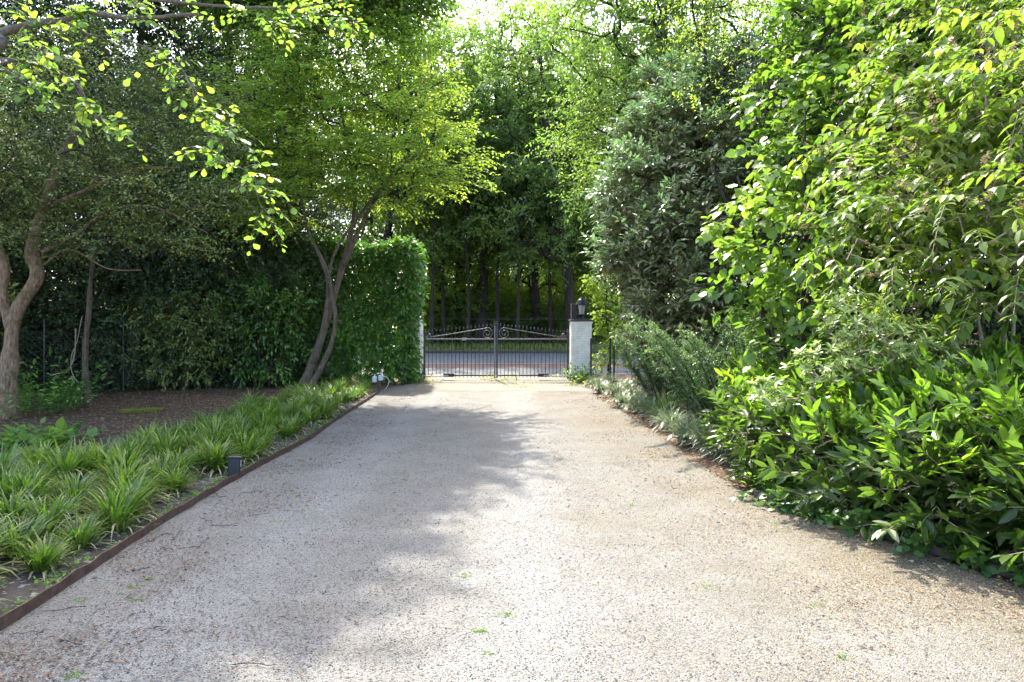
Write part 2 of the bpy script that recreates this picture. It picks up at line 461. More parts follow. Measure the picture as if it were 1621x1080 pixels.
M['seedhead'] = foliage('seed_head', [(0.0, (0.2, 0.125, 0.06)), (1.0, (0.42, 0.3, 0.16))], (0.2, 0.14, 0.07), 0.2, 0.8)
M['pebble'] = foliage('pebble', [(0.0, (0.05, 0.043, 0.035)), (0.3, (0.12, 0.108, 0.09)), (1.0, (0.22, 0.21, 0.19))], (0.1, 0.1, 0.1), 0.0, 0.8)

# ------------------------------------------------------------------ leaf shapes: (along, across, up) in units of length, width, length
def T(v, f):
    return np.array(v, float), [np.array(x) for x in f]
LEAF = {
    'fold': T([(0, 0, 0), (0.42, 0.5, 0.05), (1, 0, -0.12), (0.42, -0.5, 0.05)], [[(0, 1, 2), (0, 2, 3)]]),
    'ovate': T([(0, 0, 0), (0.22, 0.40, 0.05), (0.58, 0.42, 0.02), (1, 0, -0.16), (0.58, -0.42, 0.02), (0.22, -0.40, 0.05), (0.42, 0, -0.01)],
               [[(0, 1, 2, 6), (0, 6, 4, 5)], [(6, 2, 3), (6, 3, 4)]]),
    'lance': T([(0, 0, 0), (0.3, 0.46, 0.03), (0.68, 0.4, 0.0), (1, 0, -0.10), (0.68, -0.4, 0.0), (0.3, -0.46, 0.03), (0.5, 0, -0.035)],
               [[(0, 1, 2, 6), (0, 6, 4, 5)], [(6, 2, 3), (6, 3, 4)]]),
    'obovate': T([(0, 0, 0), (0.3, 0.27, 0.03), (0.66, 0.5, 0.03), (0.93, 0.26, -0.04), (1, 0, -0.07), (0.93, -0.26, -0.04), (0.66, -0.5, 0.03), (0.3, -0.27, 0.03), (0.6, 0, -0.01)],
                 [[(0, 1, 2, 8), (8, 2, 3, 4), (8, 4, 5, 6), (0, 8, 6, 7)]]),
    'heart': T([(0.06, 0, 0), (-0.04, 0.26, 0.02), (0.22, 0.5, 0.03), (0.6, 0.4, 0.0), (1, 0, -0.14), (0.6, -0.4, 0.0), (0.22, -0.5, 0.03), (-0.04, -0.26, 0.02), (0.45, 0, -0.02)],
               [[(0, 1, 2, 8), (8, 2, 3, 4), (8, 4, 5, 6), (0, 8, 6, 7)]]),
    'lobed': T([(0, 0, 0), (0.1, 0.42, 0.02), (0.42, 0.26, 0.0), (0.55, 0.55, 0.02), (0.7, 0.22, 0), (1, 0, -0.1), (0.7, -0.22, 0), (0.55, -0.55, 0.02), (0.42, -0.26, 0.0), (0.1, -0.42, 0.02), (0.5, 0, -0.02)],
               [[(0, 1, 2, 10), (10, 2, 3, 4), (10, 6, 7, 8), (0, 10, 8, 9)], [(10, 4, 5), (10, 5, 6)]]),
}

def leaf_arrays(P, D, U, L, W, shape):
    tv, tf = LEAF[shape]
    D = unit(D)
    Sd = unit(np.cross(D, U))
    Nn = np.cross(Sd, D)
    n, m = len(P), len(tv)
    L = np.broadcast_to(L, (n,)); W = np.broadcast_to(W, (n,))
    V = (P[:, None] + D[:, None] * (L[:, None] * tv[None, :, 0])[..., None]
         + Sd[:, None] * (W[:, None] * tv[None, :, 1])[..., None]
         + Nn[:, None] * (L[:, None] * tv[None, :, 2])[..., None])
    off = (np.arange(n) * m)[:, None, None]
    F = [(f[None] + off).reshape(-1, f.shape[1]) for f in tf]
    nf = [len(f) for f in tf]
    return V.reshape(-1, 3), F, nf

class Leaves:
    def __init__(self): self.V, self.F, self.T, self.n = [], {}, {}, 0
    def add(self, P, D, U, L, W, shape, tint):
        if len(P) == 0: return
        V, F, nf = leaf_arrays(P, D, U, L, W, shape)
        for f, k in zip(F, nf):
            self.F.setdefault(f.shape[1], []).append(f + self.n)
            self.T.setdefault(f.shape[1], []).append(np.repeat(tint, k))
        self.V.append(V); self.n += len(V)
    def raw(self, V, F, tint):
        self.F.setdefault(F.shape[1], []).append(F + self.n)
        self.T.setdefault(F.shape[1], []).append(tint)
        self.V.append(V); self.n += len(V)
    def build(self, name, mat, parent=None, smooth=False):
        ks = list(self.F)
        return mesh_obj(name, np.concatenate(self.V), [np.concatenate(self.F[k]) for k in ks], mat, parent,
                        tint=np.concatenate([np.concatenate(self.T[k]) for k in ks]), smooth=smooth)

def sprays(lv, rng, O, Dr, Ln, k, leafL, leafW, shape, droop=0.2, spread=0.9, flat=0.6, jit=0.35, hang=0.0, pairs=False, tshift=None, t0=0.12, sizevar=0.3):
    """Leafy twigs: origins O, directions Dr, lengths Ln, k leaves each. Returns twig polylines."""
    n = len(O)
    Dr = unit(Dr)
    z = np.array([0, 0, 1.0])
    if pairs:
        t = np.repeat(np.linspace(t0, 1, (k + 1) // 2), 2)[:k]
        sg = np.where(np.arange(k) % 2 == 0, 1.0, -1.0)
    else:
        t = np.linspace(t0, 1, k)
        sg = np.where(np.arange(k) % 2 == 0, 1.0, -1.0)
    t = t[None] + rng.normal(0, 0.03, (n, k)) * (0.3 if pairs else 1)
    Ln = np.broadcast_to(Ln, (n,))
    pos = O[:, None] + Dr[:, None] * (Ln[:, None] * t)[..., None] - z * (droop * Ln[:, None] * t * t)[..., None]
    tan = unit(Dr[:, None] - z * (2 * droop * t)[..., None])
    up = unit(z * flat + rng.normal(0, 1, (n, 1, 3)) * (1 - flat) + 0 * tan)
    side = unit(np.cross(tan, np.broadcast_to(up, tan.shape)))
    end = (np.arange(k) == k - 1)[None, :, None]
    D = tan * 0.55 + side * (sg[None, :, None] * spread) + rng.normal(0, jit, (n, k, 3)) - z * hang
    D = np.where(end, tan + rng.normal(0, jit * 0.5, (n, k, 3)) - z * hang * 0.5, D)
    U = up + rng.normal(0, jit, (n, k, 3)) + z * 0.3
    s = 1 + rng.uniform(-sizevar, sizevar, (n, k))
    base = rng.uniform(0, 1, (n, 1)) * 0.5 if tshift is None else np.asarray(tshift).reshape(n, 1)
    tint = np.clip(base + rng.uniform(0, 0.5, (n, k)), 0, 1)
    lv.add(pos.reshape(-1, 3), D.reshape(-1, 3), U.reshape(-1, 3), (leafL * s).ravel(), (leafW * s).ravel(), shape, tint.ravel())
    tt = np.linspace(0, 1, 4)[None]
    return O[:, None] + Dr[:, None] * (Ln[:, None] * tt)[..., None] - z * (droop * Ln[:, None] * tt * tt)[..., None]

def clumps_in(rng, ell, n, inner=0.45):
    """n clump centres spread through ellipsoids (cx, cy, cz, rx, ry, rz), more of them near the outside."""
    ell = np.array(ell, float)
    vol = (ell[:, 3] * ell[:, 4] * ell[:, 5]) ** (2 / 3)
    pick = rng.choice(len(ell), n * 3, p=vol / vol.sum())
    d = unit(rng.normal(0, 1, (n * 3, 3)))
    r = (inner ** 3 + (1 - inner ** 3) * rng.uniform(0, 1, n * 3)) ** (1 / 3)
    e = ell[pick]
    P = e[:, :3] + d * r[:, None] * e[:, 3:6]
    # thin out: greedy farthest-ish choice keeps clumps apart with gaps
    keep = [0]
    md = np.linalg.norm(P - P[0], axis=1)
    for _ in range(n - 1):
        j = int(np.argmax(md * rng.uniform(0.6, 1.0, len(P))))
        keep.append(j)
        md = np.minimum(md, np.linalg.norm(P - P[j], axis=1))
    P = P[keep]
    cen = ell[pick][keep][:, :3]
    return P, unit(P - cen + 1e-6)

def grow(rng, nodes0, targets, wiggle=0.12, rise=0.25):
    """Joins every target to the nearest earlier branch node: list of paths (4 points), each with its parent path; returns node paths and load."""
    pos = [np.array(p) for p in nodes0]
    par = [-1] * len(pos)
    load = [0] * len(pos)
    A = np.array(pos)
    order = np.argsort([np.min(np.linalg.norm(A - t, axis=1)) for t in targets])
    segs = []
    tips = {}
    for ti in order:
        t = targets[ti]
        A = np.array(pos)
        dv = t - A
        dist = np.linalg.norm(dv, axis=1) + np.maximum(0, -dv[:, 2]) * 0.8
        j = int(np.argmin(dist))
        p0 = pos[j]
        L = np.linalg.norm(t - p0)
        prev = j
        for f in (0.35, 0.7, 1.0):
            q = p0 + (t - p0) * f + (rng.normal(0, wiggle, 3) * L + np.array([0, 0, rise * L * f * (1 - f) * 1.6])) * (f < 1)
            pos.append(q); par.append(prev); load.append(0)
            segs.append((prev, len(pos) - 1)); prev = len(pos) - 1
        n = prev
        while n != -1:
            load[n] += 1
            n = par[n]
    return np.array(pos), segs, np.array(load), par

def branch_mesh(mb, rng, nodes0, targets, r_tip, sides=5, rmax=1.0, **kw):
    pos, segs, load, par = grow(rng, nodes0, targets, **kw)
    rad = np.minimum(r_tip * np.sqrt(np.maximum(load, 1)), rmax)
    if not segs: return
    P = np.array([[pos[a], (pos[a] + pos[b]) / 2, pos[b]] for a, b in segs])
    Rr = np.array([[min(rad[a], rad[b] * 1.3), min(rad[a], rad[b] * 1.12), rad[b]] for a, b in segs])
    V, F = tube_arrays(P, Rr, sides)
    mb.add(V, [F])

def plant(name, label, cat, loc, trunks, ell, n_clumps, clump_r, n_sprays, k, leafL, leafW, shape, leaf_mat, bark_mat, seed, group=None,
          r_tip=0.012, droop=0.2, spread=0.9, flat=0.6, jit=0.35, hang=0.0, pairs=False, inner=0.45, outward=0.6, upward=0.15, spray_len=None,
          twig_r=0.004, branch_from=0.35, rise=0.25, trunk_sides=10, smooth_leaf=False, clump_list=None, rough=0.07, zflat=1.0, sub=None, twigs=True, branch_mat=None, crown='crown', part_trunk='trunk', bottom=None, sizevar=0.3):
    """A tree or shrub: trunk(s), branches joined to leaf clumps, twigs with leaves. Coordinates local to loc."""
    rng = np.random.default_rng(seed)
    root = empty(name, loc)
    tag(root, label, cat, group)
    mb = MB()
    nodes0 = []
    for pts, r0, r1 in trunks:
        n = max(8, len(pts) * 5)
        p = smooth_path(pts, n)
        rr = np.linspace(0, 1, n)
        rad = (r0 * (1 - rr) + r1 * rr) * (1 + rng.normal(0, rough, n))
        rad *= 1 + 0.12 * np.sin(np.linspace(0, 17, n) + seed)
        if p[0][2] < 0.3: rad[:4] *= np.array([1.75, 1.38, 1.16, 1.05])
        mb.tube(p, rad, trunk_sides)
        nodes0 += [q for q, f in zip(p, rr) if f >= branch_from]
    mb.build(part_trunk, bark_mat, root, smooth=True)
    C, out = clumps_in(rng, ell, n_clumps, inner)
    if bottom is not None:
        C[:, 2] = np.maximum(C[:, 2], bottom)
    bb = MB()
    branch_mesh(bb, rng, nodes0, list(C), r_tip, rise=rise, rmax=min(t[1] for t in trunks) * 0.6)
    ns = n_sprays
    zf = np.array([1, 1, zflat])
    O = np.repeat(C, ns, axis=0) + rng.normal(0, clump_r * 0.28, (len(C) * ns, 3)) * zf
    Dr = np.repeat(out, ns, axis=0) * outward + rng.normal(0, 0.75, (len(C) * ns, 3)) * np.array([1, 1, 0.75]) + np.array([0, 0, upward])
    Dr = Dr * zf
    sl = (spray_len or clump_r) * rng.uniform(0.6, 1.2, len(O))
    lv = Leaves()
    tsh = np.repeat(rng.uniform(0, 0.5, len(C)), ns) * 0.7 + rng.uniform(0, 0.15, len(O))
    tw = sprays(lv, rng, O, Dr, sl, k, leafL, leafW, shape, droop, spread, flat, jit, hang, pairs, tsh, sizevar=sizevar)
    if twigs:
        V, F = tube_arrays(tw, np.broadcast_to(np.array([1, 0.8, 0.6, 0.35]) * twig_r, (len(tw), 4)), 3)
        bb.add(V, [F])
    bb.build('branches', branch_mat or bark_mat, root, smooth=True)
    lv.build(crown, leaf_mat, root, smooth=smooth_leaf)
    if sub: sub(root, rng, C, out)
    return root

# ------------------------------------------------------------------ ground, driveway, road
rngG = np.random.default_rng(7)
LEFT_EDGE = [(-2.42, -3.0), (-2.46, 1.0), (-2.50, 3.36), (-2.62, 5.0), (-2.66, 6.8), (-2.62, 8.6), (-2.72, 10.5), (-2.78, 12.2), (-2.86, 14.2), (-2.98, 15.6)]
RIGHT_EDGE = [(3.5, -3.0), (3.3, 2.0), (2.86, 4.0), (2.47, 5.0), (2.09, 5.95), (1.98, 8.6), (1.92, 11.0), (1.75, 14.0), (1.85, 16.0), (1.75, 17.6)]

def rise_at(y):
    return float(np.clip((y - 20.5) / 11.0, 0, 1) * 0.18 + max(0, y - 33) * 0.006)

def sheet(name, xs_left, xs_right, ys, z, mat):
    V, F = [], []
    for i, y in enumerate(ys):
        V += [[xs_left[i], y, z[i]], [xs_right[i], y, z[i]]]
        if i: F.append([2 * i - 2, 2 * i - 1, 2 * i + 1, 2 * i])
    return mesh_obj(name, V, [np.array(F)], mat)

ys = [-60, 0, 20.5, 24, 28, 31.5, 33, 45, 60, 90, 160, 400]
tag(sheet('ground', [-400] * len(ys), [400] * len(ys), ys, [rise_at(min(y, 60)) - 0.012 for y in ys], M['mulch']), kind='structure')

le = smooth_path([(x, y, 0) for x, y in LEFT_EDGE], 60)
re_ = smooth_path([(x, y, 0) for x, y in RIGHT_EDGE], 60)
yy = np.linspace(-3.0, 17.0, 100)
lx = np.interp(yy, le[:, 1], le[:, 0]); rx = np.interp(yy, re_[:, 1], re_[:, 0])
lx = np.where(yy > 15.6, -3.0 + (yy - 15.6) * 0.3, lx)
tag(sheet('gravel_driveway', lx, rx, yy, [0.0] * len(yy), M['gravel']), kind='structure')
tag(sheet('bed_soil', [-6.6, -6.3, -5.6, -4.9, -4.8], [-2.44, -2.5, -2.63, -2.75, -2.95], [-1, 3.36, 7, 12, 15.6], [-0.004] * 5, M['soil']), kind='structure')
tag(sheet('apron_pavement', [-2.3, -2.3], [1.75, 1.75], [15.25, 20.4], [0.004, 0.004], M['paver']), kind='structure')
ry = [20.4, 22.0, 24.0]
tag(sheet('road', [-80] * 4, [80] * 4, [20.2, 23.0, 27, 31], [rise_at(y) + 0.004 for y in (20.2, 23.0, 27, 31)], M['asphalt']), kind='structure')
tag(sheet('cycle_lane', [-80] * 2, [80] * 2, [22.6, 24.4], [rise_at(22.6) + 0.010, rise_at(24.4) + 0.012], M['red_asphalt']), kind='structure')
tag(sheet('road_marking', [-80] * 2, [80] * 2, [24.5, 24.62], [rise_at(24.5) + 0.014, rise_at(24.62) + 0.014], M['white_line']), kind='structure')
tag(sheet('grass_verge', [-80] * 3, [80] * 3, [31.0, 33, 40], [rise_at(31) + 0.1, rise_at(33) + 0.14, rise_at(40) + 0.01], M['verge']), kind='structure')
kb = MB(); kb.box((-80, 30.85, 0.1), (80, 31.0, rise_at(31) + 0.12), bev=0.02)
tag(kb.build('road_kerb', M['concrete']), kind='structure')

# rusty steel edging, one long strip of overlapping lengths
def edging(pts, h, t, name, mat, label, cat):
    p = smooth_path([(x, y, 0) for x, y in pts], 90)
    p[:, 0] += np.random.default_rng(3).normal(0, 0.006, len(p))
    tn = unit(np.gradient(p, axis=0)); nr = np.stack([-tn[:, 1], tn[:, 0], 0 * tn[:, 0]], 1)
    hh = h + np.random.default_rng(4).normal(0, 0.004, len(p))
    V = np.stack([p - nr * t / 2 - [0, 0, 0.03], p - nr * t / 2 + np.stack([0 * hh, 0 * hh, hh], 1), p + nr * t / 2 + np.stack([0 * hh, 0 * hh, hh], 1), p + nr * t / 2 - [0, 0, 0.03]], 1).reshape(-1, 3)
    F = []
    for i in range(len(p) - 1):
        for k in range(4):
            F.append([i * 4 + k, i * 4 + (k + 1) % 4, i * 4 + 4 + (k + 1) % 4, i * 4 + 4 + k])
    o = mesh_obj(name, V, [np.array(F), np.array([[0, 1, 2, 3]]), np.array([[3, 2, 1, 0]]) + (len(p) - 1) * 4], mat)
    return tag(o, label, cat)
edging([(x, y) for x, y in LEFT_EDGE if y > 0.5], 0.062, 0.008, 'steel_edging', M['rust'], 'rusty brown steel edging strip between the grass clumps and the gravel', 'edging')
ck = [(2.14, 5.98), (2.33, 5.55), (2.52, 5.12), (2.74, 4.6), (3.0, 4.05), (3.3, 3.3)]
edging(ck, 0.045, 0.06, 'concrete_edging', M['concrete'], 'low weathered concrete edging under the cherry laurel beside the gravel', 'edging')

# ------------------------------------------------------------------ gate, pillars, lantern
GY = 18.3
def gx(u, d=GY): return (u - 810.5) / FPX * d
def gz(v, d=GY): return EYE - (v - 513) / FPX * d

def pillar(name, x0, x1, y0, y1, zt, label):
    r = empty(name, ((x0 + x1) / 2, (y0 + y1) / 2, 0)); tag(r, label, 'gate pillar', 'white gate pillars')
    hx, hy = (x1 - x0) / 2, (y1 - y0) / 2
    b = MB(); b.box((-hx, -hy, 0.18), (hx, hy, zt - 0.05), bev=0.008); b.build('shaft', M['white_brick'], r)
    b = MB(); b.box((-hx - 0.012, -hy - 0.012, -0.05), (hx + 0.012, hy + 0.012, 0.178), bev=0.01); b.build('plinth', M['slate'], r)
    b = MB(); b.box((-hx - 0.025, -hy - 0.025, zt - 0.048), (hx + 0.025, hy + 0.025, zt), bev=0.008); b.build('cap', M['slate'], r)
    return r
PR0, PR1 = gx(903), gx(935)
pillar('gate_pillar', PR0, PR1, 18.02, 18.58, gz(506), 'white painted brick gate pillar with dark cap carrying the lantern')
PL0, PL1 = gx(636), gx(668)
pillar('gate_pillar', PL0, PL1, 18.02, 18.58, gz(503), 'white painted brick gate pillar half hidden by the clipped laurel hedge')

lx0, ly0, lz0 = gx(920), 18.2, gz(506)
lan = empty('lantern', (lx0, ly0, lz0)); tag(lan, 'black carriage lantern with frosted glass on the white pillar cap', 'lantern')
b = MB(); b.lathe([(0.11, 0.0), (0.11, 0.02), (0.05, 0.035), (0.035, 0.08), (0.06, 0.10), (0.085, 0.115), (0.085, 0.125)], sides=12); b.build('foot', M['black'], lan)
b = MB(); b.lathe([(0.075, 0.126), (0.118, 0.385)], sides=6, rot=R(30)); b.build('glass', M['opal'], lan)
b = MB()
for k in range(6):
    a = R(30) + k * math.pi / 3
    b.tube([(0.079 * math.cos(a), 0.079 * math.sin(a), 0.12), (0.123 * math.cos(a), 0.123 * math.sin(a), 0.39)], 0.009, 6)
b.lathe([(0.084, 0.118), (0.09, 0.14)], sides=6, rot=R(30))
b.build('frame', M['black'], lan)
b = MB(); b.lathe([(0.155, 0.386), (0.16, 0.40), (0.135, 0.45), (0.10, 0.52), (0.05, 0.56), (0.045, 0.585), (0.012, 0.60), (0.018, 0.62), (0.004, 0.645)], sides=12); b.build('roof', M['black'], lan, smooth=False)
b = MB(); b.box((gx(904.5), 18.3, gz(506) + 0.001), (gx(913.5), 18.5, gz(481)), bev=0.006)
tag(b.build('timber_block', M['post_brown']), 'square brown timber block standing on the pillar cap left of the lantern', 'block')

BAR_DX = 0.1025
def gate_leaf(x_out, x_in, label, sgn, lock):
    """x_out hinge side, x_in meeting stile; bars rise towards the middle."""
    r = empty('gate_leaf', (x_out, GY, 0)); tag(r, label, 'gate', 'black iron driveway gate leaves')
    w = abs(x_in - x_out)
    zr, zb = gz(537), 0.12
    def X(t): return sgn * t
    b = MB(); b.box((X(0) - 0.025, -0.025, 0.03), (X(0) + 0.025, 0.025, gz(527)), bev=0.006); b.lathe([(0.03, 0), (0.045, 0.03), (0.03, 0.07), (0.005, 0.10)], (X(0), 0, gz(527)), 8); b.build('hinge_stile', M['iron'], r)
    b = MB(); b.box((X(w) - 0.022, -0.027, 0.05), (X(w) + 0.022, 0.027, gz(515)), bev=0.006); b.build('meeting_stile', M['iron_light'] if lock else M['iron'], r)
    b = MB(); b.lathe([(0.03, 0), (0.04, 0.03), (0.02, 0.06), (0.03, 0.08), (0.004, 0.13)], (X(w), 0, gz(515)), 8); b.build('finial', M['iron'], r)
    b = MB(); b.box((min(X(0.027), X(w - 0.029)), -0.022, zr - 0.02), (max(X(0.027), X(w - 0.029)), 0.022, zr + 0.02), bev=0.006); b.build('top_rail', M['iron_light'], r)
    b = MB(); b.box((min(X(0.027), X(w - 0.029)), -0.02, zb - 0.02), (max(X(0.027), X(w - 0.029)), 0.02, zb + 0.02), bev=0.006); b.build('bottom_rail', M['iron'], r)
    # sweeping rail with a scroll at the middle and a curl by the hinge
    pts = []
    for t in np.linspace(0.06, 0.86, 18):
        pts.append((X(w * t), -0.032, zr + 0.03 + 0.27 * (t / 0.9) ** 1.05))
    cx, cz, rr = w - 0.2, zr + 0.155, 0.15
    for a in np.linspace(95, -560, 46):
        q = rr * (1 - max(0, 60 - a) / 760)
        pts.append((X(cx + q * math.cos(R(a))), -0.032, cz + q * math.sin(R(a))))
    b = MB(); b.tube(pts, 0.013, 6); b.build('sweep_rail', M['iron_light'], r, smooth=True)
    pts = [(X(0.12 + 0.07 * (1 - a / 700) * math.cos(R(a + 180))), -0.03, zr + 0.10 + 0.07 * (1 - a / 700) * math.sin(R(a + 180))) for a in np.linspace(0, 520, 30)]
    b = MB(); b.tube(pts, 0.011, 6); b.build('scroll', M['iron_light'], r, smooth=True)
    nb = int(round(w / BAR_DX))
    for i in range(1, nb):
        t = i / nb
        zt = zr + 0.16 + 0.2 * t
        b = MB(); b.tube([(X(w * t), 0, 0.06), (X(w * t), 0, zt)], 0.0085, 6)
        b.lathe([(0.008, 0), (0.017, 0.02), (0.009, 0.05), (0.002, 0.09)], (X(w * t), 0, zt), 6)
        b.build('bar', M['iron'], r)
    if lock:
        b = MB(); b.box((X(w) - 1.0 + 0.12, -0.045, zr - 0.035), (X(w) - 1.0 + 0.24, -0.023, zr + 0.035), bev=0.006); b.build('lock_box', M['cream'], r)
    return r
XC = gx(785)
gate_leaf(gx(672), XC - 0.03, 'left leaf of the black iron gate with cream lock box on its rail', 1, True)
gate_leaf(gx(899), XC + 0.03, 'right leaf of the black iron gate hung beside the lantern pillar', -1, False)

def opener(x_p, x_b, label):
    r = empty('gate_opener', (x_b, 18.15, 0.14)); tag(r, label, 'gate opener', 'gate opener arms')
    b = MB(); b.box((-0.15, -0.05, -0.045), (0.15, 0.06, 0.05), bev=0.015); b.build('motor_box', M['black'], r)
    dx = x_p - x_b
    b = MB(); b.tube([(0.0, -0.06, -0.01), (dx * 0.5, -0.06, -0.015), (dx, 0.0, -0.02)], 0.02, 8); b.build('arm', M['cream'], r)
    return r
opener(gx(660), gx(711), 'grey gate opener arm with black motor box by the hedge')
opener(gx(912), gx(860), 'grey gate opener arm with black motor box by the lantern pillar')

pts = [(gx(668), 18.3, gz(504)), (gx(785), 18.3, gz(505.5)), (gx(904), 18.3, gz(505))]
b = MB(); b.tube(smooth_path(pts, 14), 0.006, 6)
tag(b.build('overhead_bar', M['iron']), 'thin dark bar spanning between the two gate pillar caps', 'bar')

# iron fence right of the lantern pillar
fr = empty('iron_fence', (1.95, 17.0, 0)); tag(fr, 'black iron fence of posts and wires right of the lantern pillar', 'fence')
for u, d in ((935.5, 16.8), (966, 17.6), (972, 17.9), (1010, 18.2), (1060, 18.4)):
    b = MB(); p = ((u - 810.5) / FPX * d - 1.95, d - 17.0)
    b.box((p[0] - 0.022, p[1] - 0.022, -0.05), (p[0] + 0.022, p[1] + 0.022, 1.15 if u < 980 else 1.3), bev=0.005); b.build('post', M['iron'], fr)
b = MB()
for z in (0.25, 0.6, 0.95):
    b.tube([((935.5 - 810.5) / FPX * 16.8 - 1.95, -0.2, z), ((966 - 810.5) / FPX * 17.6 - 1.95, 0.6, z), ((1060 - 810.5) / FPX * 18.4 - 1.95, 1.4, z)], 0.006, 5)
b.build('wires', M['iron'], fr)
b = MB(); b.tube([on_ground(638, 611) - [0, 0, .05], on_ground(638, 611) + [0, 0, 0.55]], 0.016, 6)
tag(b.build('thin_stake', M['iron']), 'thin grey metal stake in front of the clipped laurel hedge', 'stake')

# chain link fence along the left boundary
cf = empty('chain_link_fence', (-8.6, 15.0, 0)); tag(cf, 'dark chain link fence behind the mulch under the evergreens', 'fence')
fl = np.array([(-4.6, 17.7), (-8.6, 15.1), (-9.6, 14.0), (-11.6, 12.2), (-14.0, 10.0)])
b = MB()
HF = 1.35
for (xa, ya), (xb, yb) in zip(fl[:-1], fl[1:]):
    L = math.hypot(xb - xa, yb - ya); n = int((L + HF) / 0.11)
    for i in range(n):
        for s in (1, -1):
            t0_, z0_ = i * 0.11 - (HF if s > 0 else 0), 0.0
            a0, z0 = t0_, 0.0
            a1, z1 = t0_ + s * HF + (HF if s < 0 else 0) * 0, HF
            if s < 0: a0, a1 = i * 0.11, i * 0.11 - HF
            # clip to the panel
            if a0 < 0: z0 = (-a0) / abs(a1 - a0) * HF if s > 0 else 0; a0 = 0
            if a1 > L: z1 = z0 + (L - a0); a1 = L
            if a1 < 0: z1 = z0 + a0; a1 = 0
            if a0 > L: z0 = a0 - L; a0 = L
            if z0 >= HF or z1 <= z0: continue
            P0 = (xa + (xb - xa) * a0 / L + 8.6, ya + (yb - ya) * a0 / L - 15.0, z0 + 0.02)
            P1 = (xa + (xb - xa) * a1 / L + 8.6, ya + (yb - ya) * a1 / L - 15.0, z1 + 0.02)
            b.tube([P0, P1], 0.0028, 3, cap=False)
b.build('wire_mesh', M['iron'], cf)
for x, y in [tuple(q) for q in fl] + [(-6.6, 16.4)]:
    b = MB(); b.tube([(x + 8.6, y - 15.0, -0.05), (x + 8.6, y - 15.0, 1.6)], 0.02, 8); b.build('post', M['iron'], cf)

# path light, sockets on a stake
p = on_ground(370, 757)
r = empty('path_light', (p[0], p[1], 0), R(24)); tag(r, 'small black slab garden light leaning behind the steel edging', 'garden light')
b = MB(); b.box((-0.055, -0.035, -0.03), (0.055, 0.035, 0.2), bev=0.008); o = b.build('housing', M['black'], r)
b = MB(); b.box((0.0555, -0.022, 0.11), (0.0585, 0.022, 0.17), bev=0.001); b.build('lens', M['opal'], r)
b = MB(); b.box((-0.058, -0.038, 0.2), (0.058, 0.038, 0.208), bev=0.003); b.build('top_plate', M['slate'], r)
r.rotation_euler = (R(-4), R(3), R(14))
q = at(600, 612, 15.7)
r = empty('outdoor_socket', (q[0], q[1], 0)); tag(r, 'two white outdoor socket boxes on a short stake with a loop of cable', 'socket')
b = MB(); b.box((-0.035, -0.03, -0.05), (0.035, 0.03, 0.26), bev=0.004); b.build('stake', M['wood'], r)
b = MB(); b.box((-0.145, -0.075, 0.16), (-0.04, -0.001, 0.30), bev=0.012); b.tube([(-0.09, -0.04, 0.3), (-0.085, -0.04, 0.345)], 0.012, 8); b.build('socket_box', M['white_plastic'], r)
b = MB(); b.box((0.0, -0.1, 0.2), (0.11, -0.031, 0.33), bev=0.012); b.build('socket_box', M['white_plastic'], r)
b = MB(); b.tube(smooth_path([(0.11, -0.06, 0.3), (0.2, -0.06, 0.27), (0.235, -0.06, 0.17), (0.2, -0.08, 0.06), (0.12, -0.1, -0.02)], 20), 0.008, 6); b.build('cable', M['cable'], r)

# ------------------------------------------------------------------ strap-leaved clumps (blades are arching strips)
def blade_mesh(name, rng, nb, L, W, lean, mat, dry=0.12, bend=1.3):
    K = 6
    az = rng.uniform(0, 2 * np.pi, nb)
    ln = L * rng.uniform(0.6, 1.15, nb)
    tilt = np.abs(rng.normal(lean, 0.25, nb))
    bd = bend * rng.uniform(0.5, 1.5, nb)
    isdry = rng.uniform(0, 1, nb) < dry
    tilt = np.where(isdry, tilt + 0.55, tilt); bd = np.where(isdry, bd + 0.7, bd)
    base = np.stack([np.cos(az), np.sin(az), 0 * az], 1) * (0.05 * np.sqrt(rng.uniform(0, 1, nb)))[:, None] + np.concatenate([rng.normal(0, 0.02, (nb, 2)), np.zeros((nb, 1))], 1)
    az2 = az + rng.normal(0, 0.35, nb)
    h = np.stack([np.cos(az2), np.sin(az2), 0 * az2], 1)
    s = np.stack([-np.sin(az2), np.cos(az2), 0 * az2], 1)
    pts = [base]
    for k in range(K - 1):
        a = tilt + bd * (k / (K - 1)) ** 1.4
        a = np.minimum(a, 2.6)
        step = (h * np.sin(a)[:, None] + np.array([0, 0, 1.0]) * np.cos(a)[:, None]) * (ln / (K - 1))[:, None]
        nx = pts[-1] + step
        nx[:, 2] = np.maximum(nx[:, 2], 0.006)
        pts.append(nx)
    P = np.stack(pts, 1)
    wv = W * np.array([0.7, 1.0, 0.95, 0.8, 0.5, 0.06])
    wd = wv[None] * rng.uniform(0.7, 1.2, nb)[:, None]
    V = np.stack([P - s[:, None] * wd[..., None] / 2, P + s[:, None] * wd[..., None] / 2], 2).reshape(-1, 3)
    i = np.arange(nb)[:, None] * K * 2 + np.arange(K - 1)[None] * 2
    F = np.stack([i, i + 1, i + 3, i + 2], -1).reshape(-1, 4)
    tint = np.where(isdry, rng.uniform(0.88, 1.0, nb), rng.uniform(0, 0.84, nb))
    return mesh_obj(name, V, [F], mat, tint=np.repeat(tint, K - 1), smooth=True)

